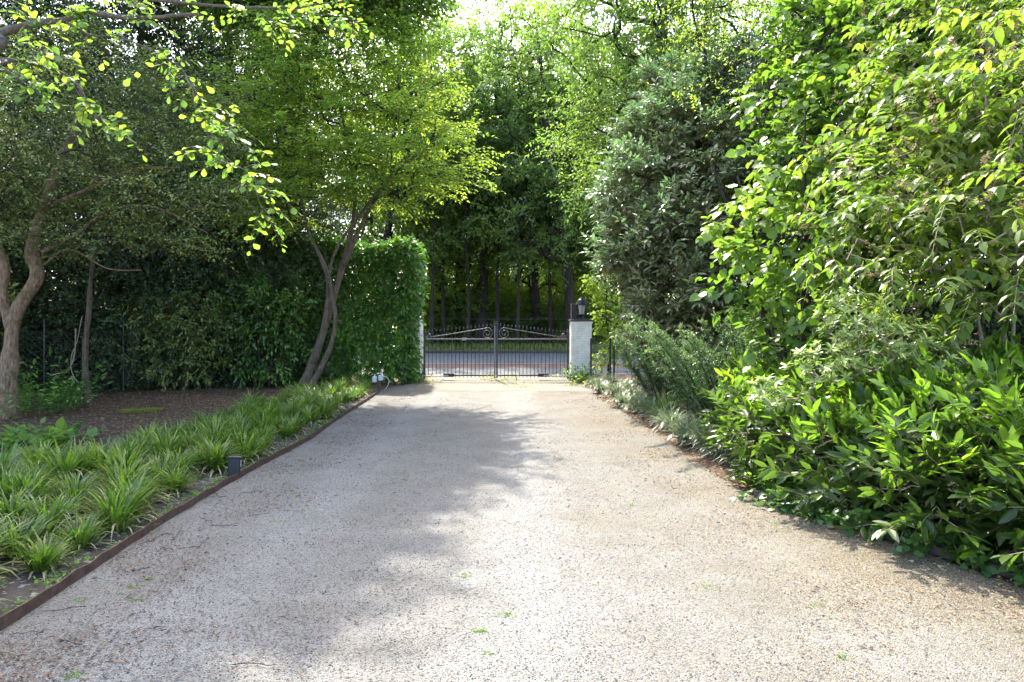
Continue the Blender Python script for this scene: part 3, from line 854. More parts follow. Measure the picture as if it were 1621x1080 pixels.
rngB = np.random.default_rng(21)
protos = [blade_mesh('grass_clump', np.random.default_rng(100 + i), 150 + 25 * (i % 4), 0.40, 0.015 + 0.003 * (i % 3), 0.36, M['leaf_strap'], 0.07 + 0.05 * (i % 3), 1.35) for i in range(6)]
used = set()
def clump(px, x, y, sc, label, group):
    i = px
    o = protos[i] if i not in used else protos[i].copy()
    if i in used: COL.objects.link(o)
    used.add(i)
    o.location = (x, y, -0.01); o.rotation_euler = (rngB.normal(0, 0.06), rngB.normal(0, 0.06), rngB.uniform(0, 6.28)); o.scale = (sc, sc, sc * rngB.uniform(0.85, 1.15))
    tag(o, label, 'grass clump', group)
    return o
ROWN = ['the row nearest the edging', 'the second row from the edging', 'the third row from the edging', 'the fourth row from the edging', 'the outermost row by the mulch']
for row in range(5):
    y, n = 14.9, 0
    while y > 2.5:
        xe = float(np.interp(y, le[:, 1], le[:, 0]))
        x = xe - 0.34 - row * 0.41 + rngB.normal(0, 0.09)
        near = np.clip((7.5 - y) / 5, 0, 1)
        if row == 4 and (y > 7.0 or y < 3): y -= 0.5; continue
        if not (abs(y - 6.6) < 0.35 and row == 0) and n < len(ORD):
            clump(int(rngB.integers(0, 6)), x, y, rngB.uniform(0.68, 1.12) * (1.0 if row else 0.9),
                  'green strap grass clump in %s, %s from the gate' % (ROWN[row], ORD[n]), 'grass clumps in the left bed')
            n += 1
        y -= rngB.uniform(0.29, 0.47)

used_m = set()
protos_m = [blade_mesh('silver_grass_clump', np.random.default_rng(140 + i), 300, 0.42, 0.013, 0.45, M['leaf_mondo'], 0.0, 1.7) for i in range(3)]
spots = [(952, 622, .9), (975, 628, 1.0), (1000, 634, .95), (985, 645, .95), (1010, 652, 1.0), (1035, 660, 1.0), (1052, 672, .95), (1045, 650, .9), (1085, 700, 1.05), (1112, 708, 1.05), (1145, 722, 1.0), (1180, 738, 0.95), (1100, 690, 1.0), (943, 614, .9), (965, 612, 1.0), (1020, 645, 1.0), (1065, 682, 1.0), (1130, 714, 1.0), (1165, 726, 1.0), (1120, 690, 1.1), (990, 622, 1.0)]
for i, (u, v, sc) in enumerate(spots):
    g = on_ground(u, v)
    k = i % 3
    o = protos_m[k] if k not in used_m else protos_m[k].copy()
    if k in used_m: COL.objects.link(o)
    used_m.add(k)
    o.location = (g[0] + 0.0, g[1], -0.01); o.rotation_euler = (0, 0, rngB.uniform(0, 6.28)); o.scale = (sc,) * 3
    tag(o, 'silvery arching grass clump, %s from the gate along the right edge of the gravel' % ORD[i], 'grass clump', 'silvery grass clumps edging the right side')
g = on_ground(1040, 672)
o = blade_mesh('strap_plant', np.random.default_rng(160), 90, 0.55, 0.022, 0.3, M['leaf_strap'], 0.05, 0.9)
o.location = (g[0] + 0.2, g[1] + 0.3, -0.01); tag(o, 'bright green upright strap leaved plant rising behind the silvery clumps', 'plant')

# ------------------------------------------------------------------ left side: trees
D1 = 15.5
def px_path(pts, d, base):
    out = []
    for q in pts:
        u, v = q[0], q[1]
        dd = d + (q[2] if len(q) > 2 else 0)
        out.append(at(u, v, dd) - base)
    return np.array(out)

B = np.array([at(482, 612, D1)[0], D1, 0.0])
def E(u, v, d, rx, ry, rz): return tuple(at(u, v, d) - B) + (rx, ry, rz)
tr = [
    (px_path([(478, 618), (500, 560), (520, 500, .1), (540, 430, .1), (555, 370, .1), (562, 310), (552, 240), (540, 180)], D1, B), 0.092, 0.026),
    (px_path([(497, 575, -.1), (512, 520, -.15), (520, 450, -.2), (506, 405, -.2), (490, 372, -.3), (478, 320, -.4), (455, 250, -.5)], D1, B), 0.07, 0.018),
    (px_path([(490, 616, -.2), (512, 575, -.3), (527, 535, -.35), (530, 495, -.35), (523, 455, -.3), (530, 400, -.3), (585, 320, -.4), (640, 250, -.5)], D1, B), 0.065, 0.018),
    (px_path([(545, 420), (575, 350, -.2), (620, 280, -.5), (680, 230, -.8)], D1, B), 0.06, 0.02),
]
ell = [E(560, 150, 15.3, 2.0, 1.8, 1.6), E(470, 190, 15.0, 1.7, 1.6, 1.3), E(635, 215, 14.8, 1.2, 1.4, 0.95), E(600, 270, 14.6, 1.5, 1.4, 0.6), E(440, 300, 14.6, 1.2, 1.2, 0.7),
       E(700, 258, 14.2, 0.6, 0.8, 0.45), E(520, 80, 15.8, 1.7, 1.6, 1.0), E(615, 125, 15.6, 0.95, 1.2, 0.9), E(625, 300, 14.5, 0.85, 1.0, 0.35)]
plant('multi_stem_tree', 'light green multi-stem tree with slanting grey stems in front of the laurel hedge', 'tree', B, tr, ell, 165, 0.7, 22, 12, 0.092, 0.048, 'fold',
      M['leaf_maple'], M['bark_grey'], 31, branch_mat=M['bark_dark'], zflat=0.35, r_tip=0.009, droop=0.12, flat=0.86, spread=0.8, upward=0.05, inner=0.3, twig_r=0.004, branch_from=0.5, jit=0.28)

DF = 11.0
B = np.array([at(12, 668, DF)[0], DF, 0.0])
tr = [
    (px_path([(10, 672), (14, 590), (24, 500), (58, 440), (50, 400), (58, 360), (72, 318), (95, 255), (120, 200), (130, 130)], DF, B), 0.135, 0.042),
    (px_path([(20, 520, .1), (4, 470, .1), (8, 425, .1), (-6, 380, .1), (-30, 320, .1), (-60, 230, .1)], DF, B), 0.09, 0.04),
    (px_path([(68, 420), (110, 395, -.2), (170, 425, -.3), (225, 428, -.5)], DF, B), 0.016, 0.007),
    (px_path([(70, 330), (140, 300, -.2), (210, 270, -.4), (290, 265, -.6)], DF, B), 0.045, 0.012),
    (px_path([(66, 400), (120, 370, .2), (180, 330, .2), (250, 330, -.1), (330, 370, -.2)], DF, B), 0.035, 0.01),
]
ell = [E(110, 260, 11.0, 1.9, 1.8, 1.0), E(250, 290, 10.6, 1.3, 1.3, 0.85), E(20, 330, 10.8, 1.2, 1.4, 0.75), E(130, 170, 11.2, 2.0, 1.9, 1.0), E(290, 190, 11.2, 1.0, 1.2, 0.8), E(-60, 230, 11, 1.6, 1.6, 1.3),
       E(200, 370, 10.7, 0.9, 0.9, 0.28), E(290, 380, 10.6, 0.55, 0.7, 0.2)]
plant('crooked_tree', 'crooked brown trunk tree with small olive leaves beside the far left mulch', 'tree', B, tr, ell, 190, 0.55, 22, 12, 0.058, 0.03, 'fold',
      M['leaf_box'], M['bark_brown'], 32, branch_mat=M['bark_dark'], zflat=0.5, r_tip=0.007, droop=0.1, flat=0.75, upward=0.08, inner=0.25, twig_r=0.003, branch_from=0.45)

B = np.array([-6.2, 18.8, 0.0])
def W0(x, y, z, rx, ry, rz): return (x - B[0], y - B[1], z, rx, ry, rz)
plant('tall_oak', 'tall oak whose leafy boughs hang over the top of the multi-stem tree', 'tree', B,
      [(np.array([[0, 0, -.1], [0.1, -.2, 4], [0.4, -0.8, 8], [0.8, -2.2, 12], [1.0, -3, 14.5]]), 0.28, 0.08), (np.array([[0.3, -0.6, 6.5], [1.4, -2.0, 8.6], [2.8, -3.6, 9.6]]), 0.12, 0.05)],
      [W0(-5.1, 15.6, 13.0, 1.8, 2.0, 1.6), W0(-4.3, 14.9, 11.6, 1.3, 1.4, 0.9), W0(-6.4, 16.6, 10.6, 1.7, 1.6, 1.4), W0(-6.6, 17.0, 14.6, 1.1, 1.1, 0.9), W0(-3.0, 15.6, 9.4, 1.2, 1.3, 0.8), W0(-3.6, 15.6, 10.2, 1.3, 1.2, 0.9)], 290, 0.8, 24, 13, 0.15, 0.075, 'fold',
      M['leaf_oak'], M['bark_dark'], 35, r_tip=0.016, droop=0.25, flat=0.6, hang=0.2, inner=0.3, branch_from=0.5)

# dark evergreens: two kinds, each copied along the boundary
ev = []
for i, (h, rad, seed) in enumerate(((8.0, 1.9, 41), (12.5, 2.9, 42))):
    tk = [(np.array([[0, 0, 0], [0.1, 0.05, h * 0.3], [-0.05, 0, h * 0.6], [0.05, 0.05, h * 0.93]]), 0.16 + 0.07 * i, 0.03)]
    el = [(0, 0, h * 0.17, rad, rad * 0.8, h * 0.17), (0, 0, h * 0.1, rad * 0.9, rad * 0.75, h * 0.09), (0.2, 0, h * 0.45, rad * 1.05, rad * 0.85, h * 0.2), (-0.2, 0, h * 0.68, rad * 0.9, rad * 0.8, h * 0.18), (0, 0, h * 0.87, rad * 0.55, rad * 0.5, h * 0.13)]
    ev.append(plant('evergreen_tree', 'x', 'tree', (0, 0, 0), tk, el, 225 if i else 205, 0.62 + 0.14 * i, 23, 13, 0.075 + 0.02 * i, 0.036 + 0.01 * i, 'fold',
              M['leaf_dark'], M['bark_dark'], seed, r_tip=0.012, droop=0.25, flat=0.4, inner=0.3, bottom=0.3, branch_from=0.06))
evs = [(0, -5.9, 18.0, 0.78, 'dark evergreen just left of the clipped laurel hedge, behind the multi-stem tree'),
       (0, -7.6, 17.0, 0.95, 'dark bushy evergreen behind the fence, between multi-stem tree and thin fence post'),
       (0, -9.9, 15.9, 1.0, 'dark bushy evergreen behind the thin fence post on the left'),
       (0, -11.9, 14.2, 0.95, 'dark bushy evergreen behind the crooked brown trunk'),
       (0, -14.2, 12.0, 1.0, 'dark evergreen at the far left edge beyond the crooked trunk'),
       (1, -8.0, 21.5, 1.0, 'tall dark evergreen towering behind the multi-stem tree crown'),
       (1, -10.3, 19.0, 1.05, 'tall dark evergreen towering over the left fence, second from the hedge'),
       (1, -14.5, 17.2, 1.0, 'tall dark evergreen towering above the crooked tree crown'),
       (0, -6.9, 17.6, 0.72, 'lower dark evergreen filling the gap under the multi-stem tree crown'),
       (0, -8.7, 16.6, 0.8, 'lower dark evergreen behind the thin fence post, filling the hedge gap'),
       (0, -13.1, 13.2, 0.85, 'lower dark evergreen behind the chain link at the far left'),
       (0, 6.0, 11.6, 0.95, 'dark evergreen behind the lime broad leaved shrub on the right'),
       (0, 7.6, 9.4, 1.0, 'dark evergreen behind the arching shrub with seed heads'),
       (0, 8.6, 7.2, 0.9, 'dark evergreen at the far right edge behind the arching shrub'),
       (0, 5.3, 14.8, 1.0, 'dark evergreen behind the silvery evergreen on its right side'),
       (1, -12.4, 17.2, 1.15, 'tallest dark evergreen between the towering left evergreens'),
       (1, -8.5, 20.4, 1.15, 'tallest dark evergreen behind the gap left of the multi-stem crown'),
       (1, -18.0, 12.5, 1.0, 'tall dark evergreen at the far left beyond the fence')]
seen = set()
rngE = np.random.default_rng(9)
for k, x, y, s, lab in evs:
    o = ev[k] if k not in seen else copy_tree(ev[k])
    seen.add(k)
    o.location = (x, y, 0); o.rotation_euler = (0, 0, rngE.uniform(0, 6.28)); o.scale = (s, s, s * rngE.uniform(0.94, 1.06))
    tag(o, lab, 'tree', 'dark evergreens along the boundaries')

for i, (x, y, h, lab) in enumerate(((-5.9, 16.3, 2.7, 'loose laurel shrub with drooping leaves left of the multi-stem trunk'), (-7.7, 15.7, 2.2, 'loose leafy shrub by the fence right of the thin fence post'), (-10.6, 12.9, 2.6, 'loose leafy shrub at the fence right behind the crooked trunk'))):
    rr_ = np.random.default_rng(170 + i)
    plant('loose_shrub', lab, 'shrub', (x, y, 0), [(np.array([[0.1 * q, 0, -.03], [0.25 * q, -.1, h * .4], [0.4 * q + .1, 0, h * .8]]), 0.03, 0.01) for q in (-2, -.5, 1, 2.2)],
          [(0, 0, h * .35, .95, .6, h * .3), (0.3, 0, h * .7, .8, .55, h * .28), (-.5, .1, h * .75, .6, .5, h * .22)], 70, 0.35, 9, 8, 0.11, 0.044, 'lance', M['leaf_laurel'] if i < 1 else M['leaf_box'], M['bark_dark'], 175 + i, r_tip=0.005, droop=0.35, hang=0.35, flat=0.6, inner=0.3, bottom=0.2)

# clipped laurel hedge
rng = np.random.default_rng(51)
hx0, hx1, hy0, hy1, hz = -5.5, -2.60, 17.3, 18.7, 3.55
hr = empty('laurel_hedge', ((hx0 + hx1) / 2, (hy0 + hy1) / 2, 0)); tag(hr, 'clipped glossy cherry laurel hedge with straight right side next to the white gate pillar', 'hedge')
n = 4600
f = rng.uniform(0, 1, n)
P = np.stack([rng.uniform(hx0, hx1, n), rng.uniform(hy0, hy1, n), 0.08 + (hz - 0.08) * rng.uniform(0, 1, n) ** 0.95], 1)
nrm = np.zeros((n, 3))
m1 = f < 0.5; P[m1, 1] = hy0 + np.abs(rng.normal(0, 0.1, m1.sum())); nrm[m1] = (0, -1, 0)
m2 = (f >= 0.5) & (f < 0.75); P[m2, 0] = hx1 - np.abs(rng.normal(0, 0.1, m2.sum())); nrm[m2] = (1, 0, 0)
m3 = (f >= 0.75) & (f < 0.9); P[m3, 2] = hz - np.abs(rng.normal(0, 0.12, m3.sum())); nrm[m3] = (0, 0, 1)
# uneven: bulges and a leaner foot
blg = np.sin(P[:, 2] * 2.1 + P[:, 0] * 1.7) * 0.03 + np.sin(P[:, 0] * 3.1 + P[:, 2]) * 0.03
P += nrm * blg[:, None]
P[:, 2] += 0.12 * np.sin(P[:, 0] * 2.2)
P -= np.array(hr.location)
lv = Leaves()
tw = sprays(lv, rng, P, nrm * 0.8 + rng.normal(0, 0.55, (n, 3)) + np.array([0, 0, 0.1]), rng.uniform(0.14, 0.26, n), 8, 0.125, 0.05, 'lance', droop=0.3, flat=0.45, hang=0.3, tshift=rng.uniform(0, 0.5, n))
lv.build('foliage', M['leaf_laurel'], hr)
b = MB(); V, F = tube_arrays(tw, np.broadcast_to(np.array([5, 4, 3, 2]) * 0.001, (n, 4)), 3); b.add(V, [F]); b.build('twigs', M['bark_dark'], hr)
b = MB()
for i in range(10):
    x = -1.4 + 2.8 * i / 9; yy0 = rng.uniform(-0.3, 0.3)
    b.tube(smooth_path([(x, yy0, -0.03), (x + rng.normal(0, .1), yy0 + rng.normal(0, .1), 1.0), (x + rng.normal(0, .2), yy0, 2.2), (x + rng.normal(0, .3), yy0, 3.1)], 12), np.linspace(0.045, 0.012, 12), 7)
b.build('stems', M['bark_dark'], hr, smooth=True)

# thin dead trunk near the fence
q = on_ground(142, 640)
b = MB(); b.tube(smooth_path([q - [0, 0, .05], at(136, 600, q[1]), at(135, 550, q[1]), at(141, 490, q[1]), at(143, 450, q[1]), at(150, 390, q[1])], 24), np.linspace(0.065, 0.035, 24) * np.random.default_rng(2).uniform(0.85, 1.15, 24), 8)
tag(b.build('bare_trunk', M['bark_grey'], smooth=True), 'thin bare pale trunk standing in the mulch beside the fence', 'trunk')
# dead vine by the fence
b = MB()
b.tube(smooth_path([at(120, 520, 12.6), at(118, 560, 12.6), at(108, 585, 12.5), at(80, 595, 12.5)], 16), 0.012, 5)
b.tube(smooth_path([at(130, 500, 12.7), at(122, 540, 12.6), at(113, 565, 12.5), at(114, 590, 12.5), at(124, 606, 12.4)], 16), 0.008, 5)
tag(b.build('hanging_vine', M['twig_tan'], smooth=True), 'thin bare tan vine looping down beside the pale trunk', 'vine')

# ------------------------------------------------------------------ magnolia branches overhead at the left
B = np.array([-4.6, 3.0, 0.0])
root = empty('overhanging_tree', B); tag(root, 'lichen grey branches with round lime leaves hanging over the left corner', 'tree')
b = MB()
b.tube(smooth_path([(0, 0, -0.1), (0.05, 0.1, 1.2), (0.1, 0.2, 2.3), (0.0, 0.3, 3.6), (-0.3, 0.4, 5.0)], 20), np.linspace(0.2, 0.1, 20), 10); b.build('trunk', M['bark_pale'], root, smooth=True)
def mp(pts): return np.array([at(*q) - B for q in pts])
limbs = [
    (np.vstack([[0.1, 0.2, 2.3], mp([(-60, 95, 3.3), (0, 55, 3.4), (60, 38, 3.45), (110, 32, 3.5), (135, 20, 3.5), (200, 28, 3.5), (240, 29, 3.5), (315, 23, 3.55)])]), 0.05, 0.018),
    (mp([(100, 33, 3.5), (130, 50, 3.5), (148, 57, 3.5), (185, 60, 3.5), (230, 77, 3.5), (270, 98, 3.5), (292, 118, 3.5), (322, 165, 3.5), (345, 190, 3.45), (367, 205, 3.45), (396, 240, 3.4)]), 0.014, 0.004),
    (mp([(292, 118, 3.5), (305, 145, 3.45), (311, 168, 3.45), (325, 185, 3.45), (350, 205, 3.4), (352, 235, 3.4), (365, 255, 3.4), (390, 270, 3.4), (425, 300, 3.35)]), 0.006, 0.0025),
    (mp([(396, 240, 3.4), (405, 265, 3.4), (406, 300, 3.35), (412, 330, 3.3), (420, 345, 3.3)]), 0.003, 0.002),
    (mp([(325, 185, 3.45), (326, 205, 3.4), (330, 225, 3.4), (318, 238, 3.4), (300, 232, 3.4)]), 0.0035, 0.002),
    (np.vstack([[0.1, 0.2, 2.2], mp([(-60, 120, 3.0), (0, 95, 3.1), (40, 97, 3.1), (70, 105, 3.1), (110, 122, 3.1), (130, 145, 3.1), (150, 180, 3.1), (170, 198, 3.1), (192, 210, 3.1)])]), 0.02, 0.003),
    (np.vstack([[0.1, 0.2, 2.2], mp([(-40, 110, 2.9), (0, 110, 3.0), (30, 130, 3.0), (55, 145, 3.0), (78, 138, 3.0)])]), 0.012, 0.003),
    (np.vstack([[0.0, 0.3, 3.2], mp([(60, -50, 3.6), (150, -10, 3.7), (240, 0, 3.8), (340, 8, 3.9), (450, 12, 4.0), (500, 8, 4.0), (545, 2, 4.0)])]), 0.035, 0.006),
    (mp([(390, 10, 3.95), (430, 30, 3.95), (460, 45, 3.9)]), 0.006, 0.003),
    (mp([(450, 12, 4.0), (490, 20, 3.95), (530, 25, 3.95), (565, 35, 3.9)]), 0.006, 0.003),
    (mp([(200, 28, 3.5), (215, 15, 3.5), (205, 0, 3.5), (180, -20, 3.5)]), 0.01, 0.005),
    (mp([(60, 38, 3.45), (30, 20, 3.45), (5, -10, 3.45)]), 0.012, 0.005),
    (mp([(110, 122, 3.1), (125, 150, 3.05), (135, 160, 3.05), (150, 165, 3.05)]), 0.004, 0.002),
    (mp([(20, 96, 3.1), (55, 80, 3.1), (95, 88, 3.1), (135, 110, 3.1)]), 0.005, 0.002),
]
b = MB(); tips = []
rng = np.random.default_rng(61)
lv = Leaves()
for j, (p, r0, r1) in enumerate(limbs):
    q = smooth_path(p, len(p) * 6)
    q[6:] += np.cumsum(rng.normal(0, 0.0022, (len(q) - 6, 3)), 0) * 0.6
    b.tube(q, 0.5 * np.linspace(r0, r1, len(q)) * rng.uniform(0.86, 1.16, len(q)), 8)
    tips.append(q)
b.build('limbs', M['bark_pale'], root, smooth=True)
def leafy(q, lo, hi, n, ln=(0.08, 0.22)):
    i = (len(q) - 1) * rng.uniform(lo, hi, n)
    i = i.astype(int)
    return q[i]
spots_ = []
for j, lo, hi, n in ((0, .3, .85, 14), (1, .05, .6, 12), (1, .6, 1., 14), (2, .3, 1., 16), (3, .3, 1, 9), (4, .5, 1, 3), (5, .15, .55, 8), (5, .6, 1., 8), (6, .4, 1, 8), (7, .35, 1., 26), (8, .3, 1, 7), (9, .3, 1, 12), (10, .2, 1, 6), (11, .1, 1, 8), (12, .4, 1, 4), (13, .2, 1, 7)):
    spots_.append(leafy(tips[j], lo, hi, n))
for j in (1, 2, 3, 4, 5, 6, 8, 9, 12): spots_.append(np.repeat(tips[j][-1:], 2, 0))
O = np.concatenate(spots_)
tw = sprays(lv, rng, O, rng.normal(0, 1, (len(O), 3)) * [1, 1, .5] + [0.4, -0.1, -0.15], rng.uniform(0.05, 0.2, len(O)), 6, 0.038, 0.025, 'obovate', droop=0.25, flat=0.75, jit=0.38, hang=0.2, sizevar=0.45, tshift=rng.uniform(0, .6, len(O)))
b = MB(); V, F = tube_arrays(tw, np.broadcast_to(np.array([2.2, 2, 1.6, 1]) * 0.001, (len(tw), 4)), 4); b.add(V, [F]); b.build('twigs', M['bark_pale'], root, smooth=True)
lv.build('leaves', M['leaf_magnolia'], root, smooth=True)

# low plants in the mulch, left
def weedlet(name, label, cat, loc, rad, h, n, L, W, shape, mat, seed, group=None, k=5, up=0.7):
    rng = np.random.default_rng(seed)
    lv = Leaves()
    a = rng.uniform(0, 6.28, n); r = rad * np.sqrt(rng.uniform(0, 1, n))
    O = np.stack([r * np.cos(a), r * np.sin(a), 0 * a], 1)
    Dr = np.stack([np.cos(a) * 0.6, np.sin(a) * 0.6, 0 * a + up], 1) + rng.normal(0, 0.3, (n, 3)) * [1, 1, .3]
    tw = sprays(lv, rng, O, Dr, h * rng.uniform(0.5, 1.2, n), k, L, W, shape, droop=0.15, flat=0.85, jit=0.3)
    V, F = tube_arrays(tw, np.full((n, 4), 0.0022), 3)
    lv.raw(V, F, np.full(len(F), 0.2))
    o = lv.build(name, mat, smooth=True); o.location = loc
    return tag(o, label, cat, group)
def og(u, v, dz=0.0):
    p = on_ground(u, v); return (p[0], p[1], dz)
weedlet('leafy_weed', 'patch of broad green leaves in front of the crooked trunk', 'weed', og(60, 703), 0.55, 0.26, 60, 0.12, 0.085, 'heart', M['leaf_weed'], 71)
weedlet('leafy_weed', 'small broad leaved weed at the left frame side of the bed', 'weed', og(8, 745), 0.4, 0.2, 30, 0.10, 0.08, 'heart', M['leaf_weed'], 72)
weedlet('low_shrub', 'low glossy leaved shrub at the foot of the crooked trunk', 'shrub', og(50, 655), 0.6, 0.8, 90, 0.08, 0.04, 'lance', M['leaf_laurel'], 73, k=9)
weedlet('low_shrub', 'dark young laurel with large leaves beside the fence mesh', 'shrub', og(75, 640), 0.45, 1.1, 40, 0.14, 0.06, 'lance', M['leaf_laurel'], 74, k=9)
o = blade_mesh('strap_plant', np.random.default_rng(75), 80, 0.5, 0.02, 0.5, M['leaf_laurel'], 0.0, 1.2); o.location = og(105, 636); tag(o, 'dark strap leaved plant in the mulch left of the bare pale trunk', 'plant')
weedlet('moss_patch', 'flat lime green moss patch lying on the brown mulch', 'moss', og(222, 651), 0.34, 0.03, 500, 0.02, 0.01, 'fold', M['leaf_lime'], 76, k=4)
rng = np.random.default_rng(77)
wl = Leaves()
n = 420
wy = rng.uniform(3.2, 12, n); wx = np.interp(wy, le[:, 1], le[:, 0]) - np.abs(rng.normal(0.1, 0.09, n)) - 0.02
O = np.stack([wx, wy, 0 * wx], 1)
sprays(wl, rng, O, rng.normal(0, 0.6, (n, 3)) + [0, 0, 0.8], rng.uniform(0.02, 0.07, n), 6, 0.022, 0.012, 'fold', tshift=rng.uniform(0, .5, n))
tag(wl.build('weeds', M['leaf_weed']), kind='stuff')

# ------------------------------------------------------------------ right side shrubs
def shrub_stems(rng, n, spread, h, r0, foot=0.25, lean=(0, 0)):
    out = []
    for i in range(n):
        a = 2 * math.pi * i / n + rng.uniform(0, 1)
        s = spread * rng.uniform(0.4, 1.0)
        hh = h * rng.uniform(0.75, 1.1)
        f = foot * rng.uniform(0.2, 1)
        c, d = math.cos(a), math.sin(a)
        out.append((np.array([[f * c, f * d, -0.03], [f * c + s * 0.25 * c + lean[0] * .2, f * d + s * 0.25 * d + lean[1] * .2, hh * 0.35], [f * c + s * 0.6 * c + lean[0] * .6, f * d + s * 0.6 * d + lean[1] * .6, hh * 0.7], [f * c + s * c + lean[0], f * d + s * d + lean[1], hh]]), r0 * rng.uniform(0.7, 1.1), r0 * 0.25))
    return out
rs = np.random.default_rng(80)

# big glossy silvery evergreen
B = np.array([3.35, 13.6, 0.0])
ell = [E(1055, 525, 12.4, 0.5, 0.7, 0.55), E(1085, 490, 12.0, 0.85, 0.8, 0.9), E(1022, 405, 12.9, 0.8, 0.9, 0.85), E(1080, 380, 12.8, 1.1, 1.0, 0.9), E(1030, 310, 13.8, 1.05, 1.0, 0.9), E(1120, 270, 13.8, 1.2, 1.1, 0.9), E(1065, 220, 14.8, 1.05, 1.1, 0.9), E(1075, 150, 15.7, 0.85, 0.9, 0.7), E(1160, 160, 15.5, 1.1, 1.1, 0.9), E(1165, 330, 13.0, 0.9, 0.9, 0.9), E(1160, 440, 12.4, 0.8, 0.8, 0.8)]
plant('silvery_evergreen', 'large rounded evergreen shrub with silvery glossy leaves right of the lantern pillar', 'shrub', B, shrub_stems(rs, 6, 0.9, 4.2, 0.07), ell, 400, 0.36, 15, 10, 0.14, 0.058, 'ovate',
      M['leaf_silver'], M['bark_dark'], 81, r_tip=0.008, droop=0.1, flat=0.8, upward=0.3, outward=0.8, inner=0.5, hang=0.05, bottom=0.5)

# lime broad-leaved shrub (big, behind)
B = np.array([3.9, 9.2, 0.0])
ell = [E(1255, 560, 7.0, 0.45, 0.6, 0.45), E(1325, 500, 7.4, 0.6, 0.7, 0.55), E(1245, 440, 7.5, 0.5, 0.7, 0.5), E(1215, 360, 8.0, 0.55, 0.7, 0.5), E(1305, 350, 8.3, 0.9, 1.0, 0.8), E(1310, 250, 9.2, 0.95, 1.0, 0.9), E(1395, 230, 9.0, 1.0, 1.1, 1.2), E(1305, 150, 10.0, 0.95, 1.0, 0.9), E(1375, 90, 10.2, 1.1, 1.1, 1.0), E(1285, 50, 10.8, 0.8, 0.8, 0.8), E(1495, 110, 10.0, 1.2, 1.2, 1.3), E(1375, 0, 11.0, 1.2, 1.2, 0.9)]
plant('broad_leaved_shrub', 'tall lime green shrub with broad rounded leaves behind the pale whorled shrub', 'shrub', B, shrub_stems(rs, 8, 1.2, 4.2, 0.045), ell, 210, 0.42, 9, 8, 0.10, 0.088, 'heart',
      M['leaf_hazel'], M['bark_dark'], 82, sizevar=0.5, r_tip=0.006, droop=0.3, flat=0.7, upward=0.15, inner=0.35, hang=0.35, smooth_leaf=True, bottom=0.5)

# arching shrub with paired pointed leaves and brown seed heads
B = np.array([5.0, 6.9, 0.0])
ell = [E(1570, 460, 5.7, 0.6, 0.5, 0.35), E(1400, 380, 6.1, 0.55, 0.6, 0.42), E(1500, 390, 6.0, 0.7, 0.6, 0.5), E(1620, 370, 5.7, 0.7, 0.7, 0.6), E(1380, 310, 6.6, 0.4, 0.5, 0.3), E(1490, 270, 6.8, 0.8, 0.8, 0.7), E(1590, 230, 6.6, 0.9, 0.9, 0.9), E(1430, 210, 7.4, 0.6, 0.7, 0.6), E(1530, 110, 7.6, 1.0, 0.9, 0.9), E(1620, 80, 7.2, 0.9, 0.9, 1.0), E(1470, 60, 8.0, 0.7, 0.8, 0.6), E(1640, 90, 5.2, 0.35, 0.4, 0.45)]
def seeds(root, rng, C, out):
    lv = Leaves()
    for c, o in zip(C, out):
        if rng.uniform() < 0.8 and c[2] > 1.2:
            for _ in range(int(rng.integers(1, 4))):
                st = c + o * 0.3 + rng.normal(0, 0.16, 3); d = unit(o * 0.6 + rng.normal(0, 0.4, 3) + [0, 0, 0.6])
                m = 36
                t = rng.uniform(0, 0.15, m)
                P = st + d * t[:, None] + rng.normal(0, 0.014, (m, 3)) * (1.2 - t / 0.15)[:, None]
                lv.add(P, rng.normal(0, 1, (m, 3)), rng.normal(0, 1, (m, 3)), 0.022, 0.017, 'fold', rng.uniform(0, 1, m))
    lv.build('seed_heads', M['seedhead'], root)
plant('arching_shrub', 'tall arching shrub with rows of paired pointed leaves and brown seed heads', 'shrub', B, shrub_stems(rs, 9, 0.9, 3.6, 0.03), ell, 150, 0.40, 5, 14, 0.108, 0.054, 'ovate',
      M['leaf_deutzia'], M['twig_tan'], 83, sizevar=0.45, r_tip=0.005, droop=0.45, flat=0.85, spread=1.0, jit=0.2, hang=0.36, pairs=True, spray_len=0.6, inner=0.4, smooth_leaf=True, sub=seeds, bottom=0.6)

# pale whorled shrub
B = np.array([3.0, 6.0, 0.0])
ell = [E(1345, 505, 5.8, 0.27, 0.35, 0.22), E(1305, 580, 5.6, 0.28, 0.3, 0.16), E(1400, 545, 5.7, 0.36, 0.4, 0.24), E(1465, 570, 5.6, 0.3, 0.35, 0.16), E(1225, 625, 5.7, 0.2, 0.25, 0.12)]
plant('whorled_shrub', 'small pale green shrub with narrow leaves in whorls rising above the cherry laurel', 'shrub', B, shrub_stems(rs, 8, 0.5, 1.4, 0.018), ell, 120, 0.16, 5, 13, 0.075, 0.02, 'lance',
      M['leaf_pieris'], M['twig_tan'], 84, r_tip=0.003, droop=0.05, flat=0.85, spread=1.3, jit=0.25, upward=0.7, t0=None, inner=0.5, smooth_leaf=True) if False else None
rng = np.random.default_rng(84)
C, out = clumps_in(rng, np.array(ell), 210, 0.5)
root = empty('whorled_shrub', B); tag(root, 'small pale green shrub with narrow leaves in whorls rising above the cherry laurel', 'shrub')
lv = Leaves()
out2 = unit(out * 0.7 + [0, -0.1, 0.8])
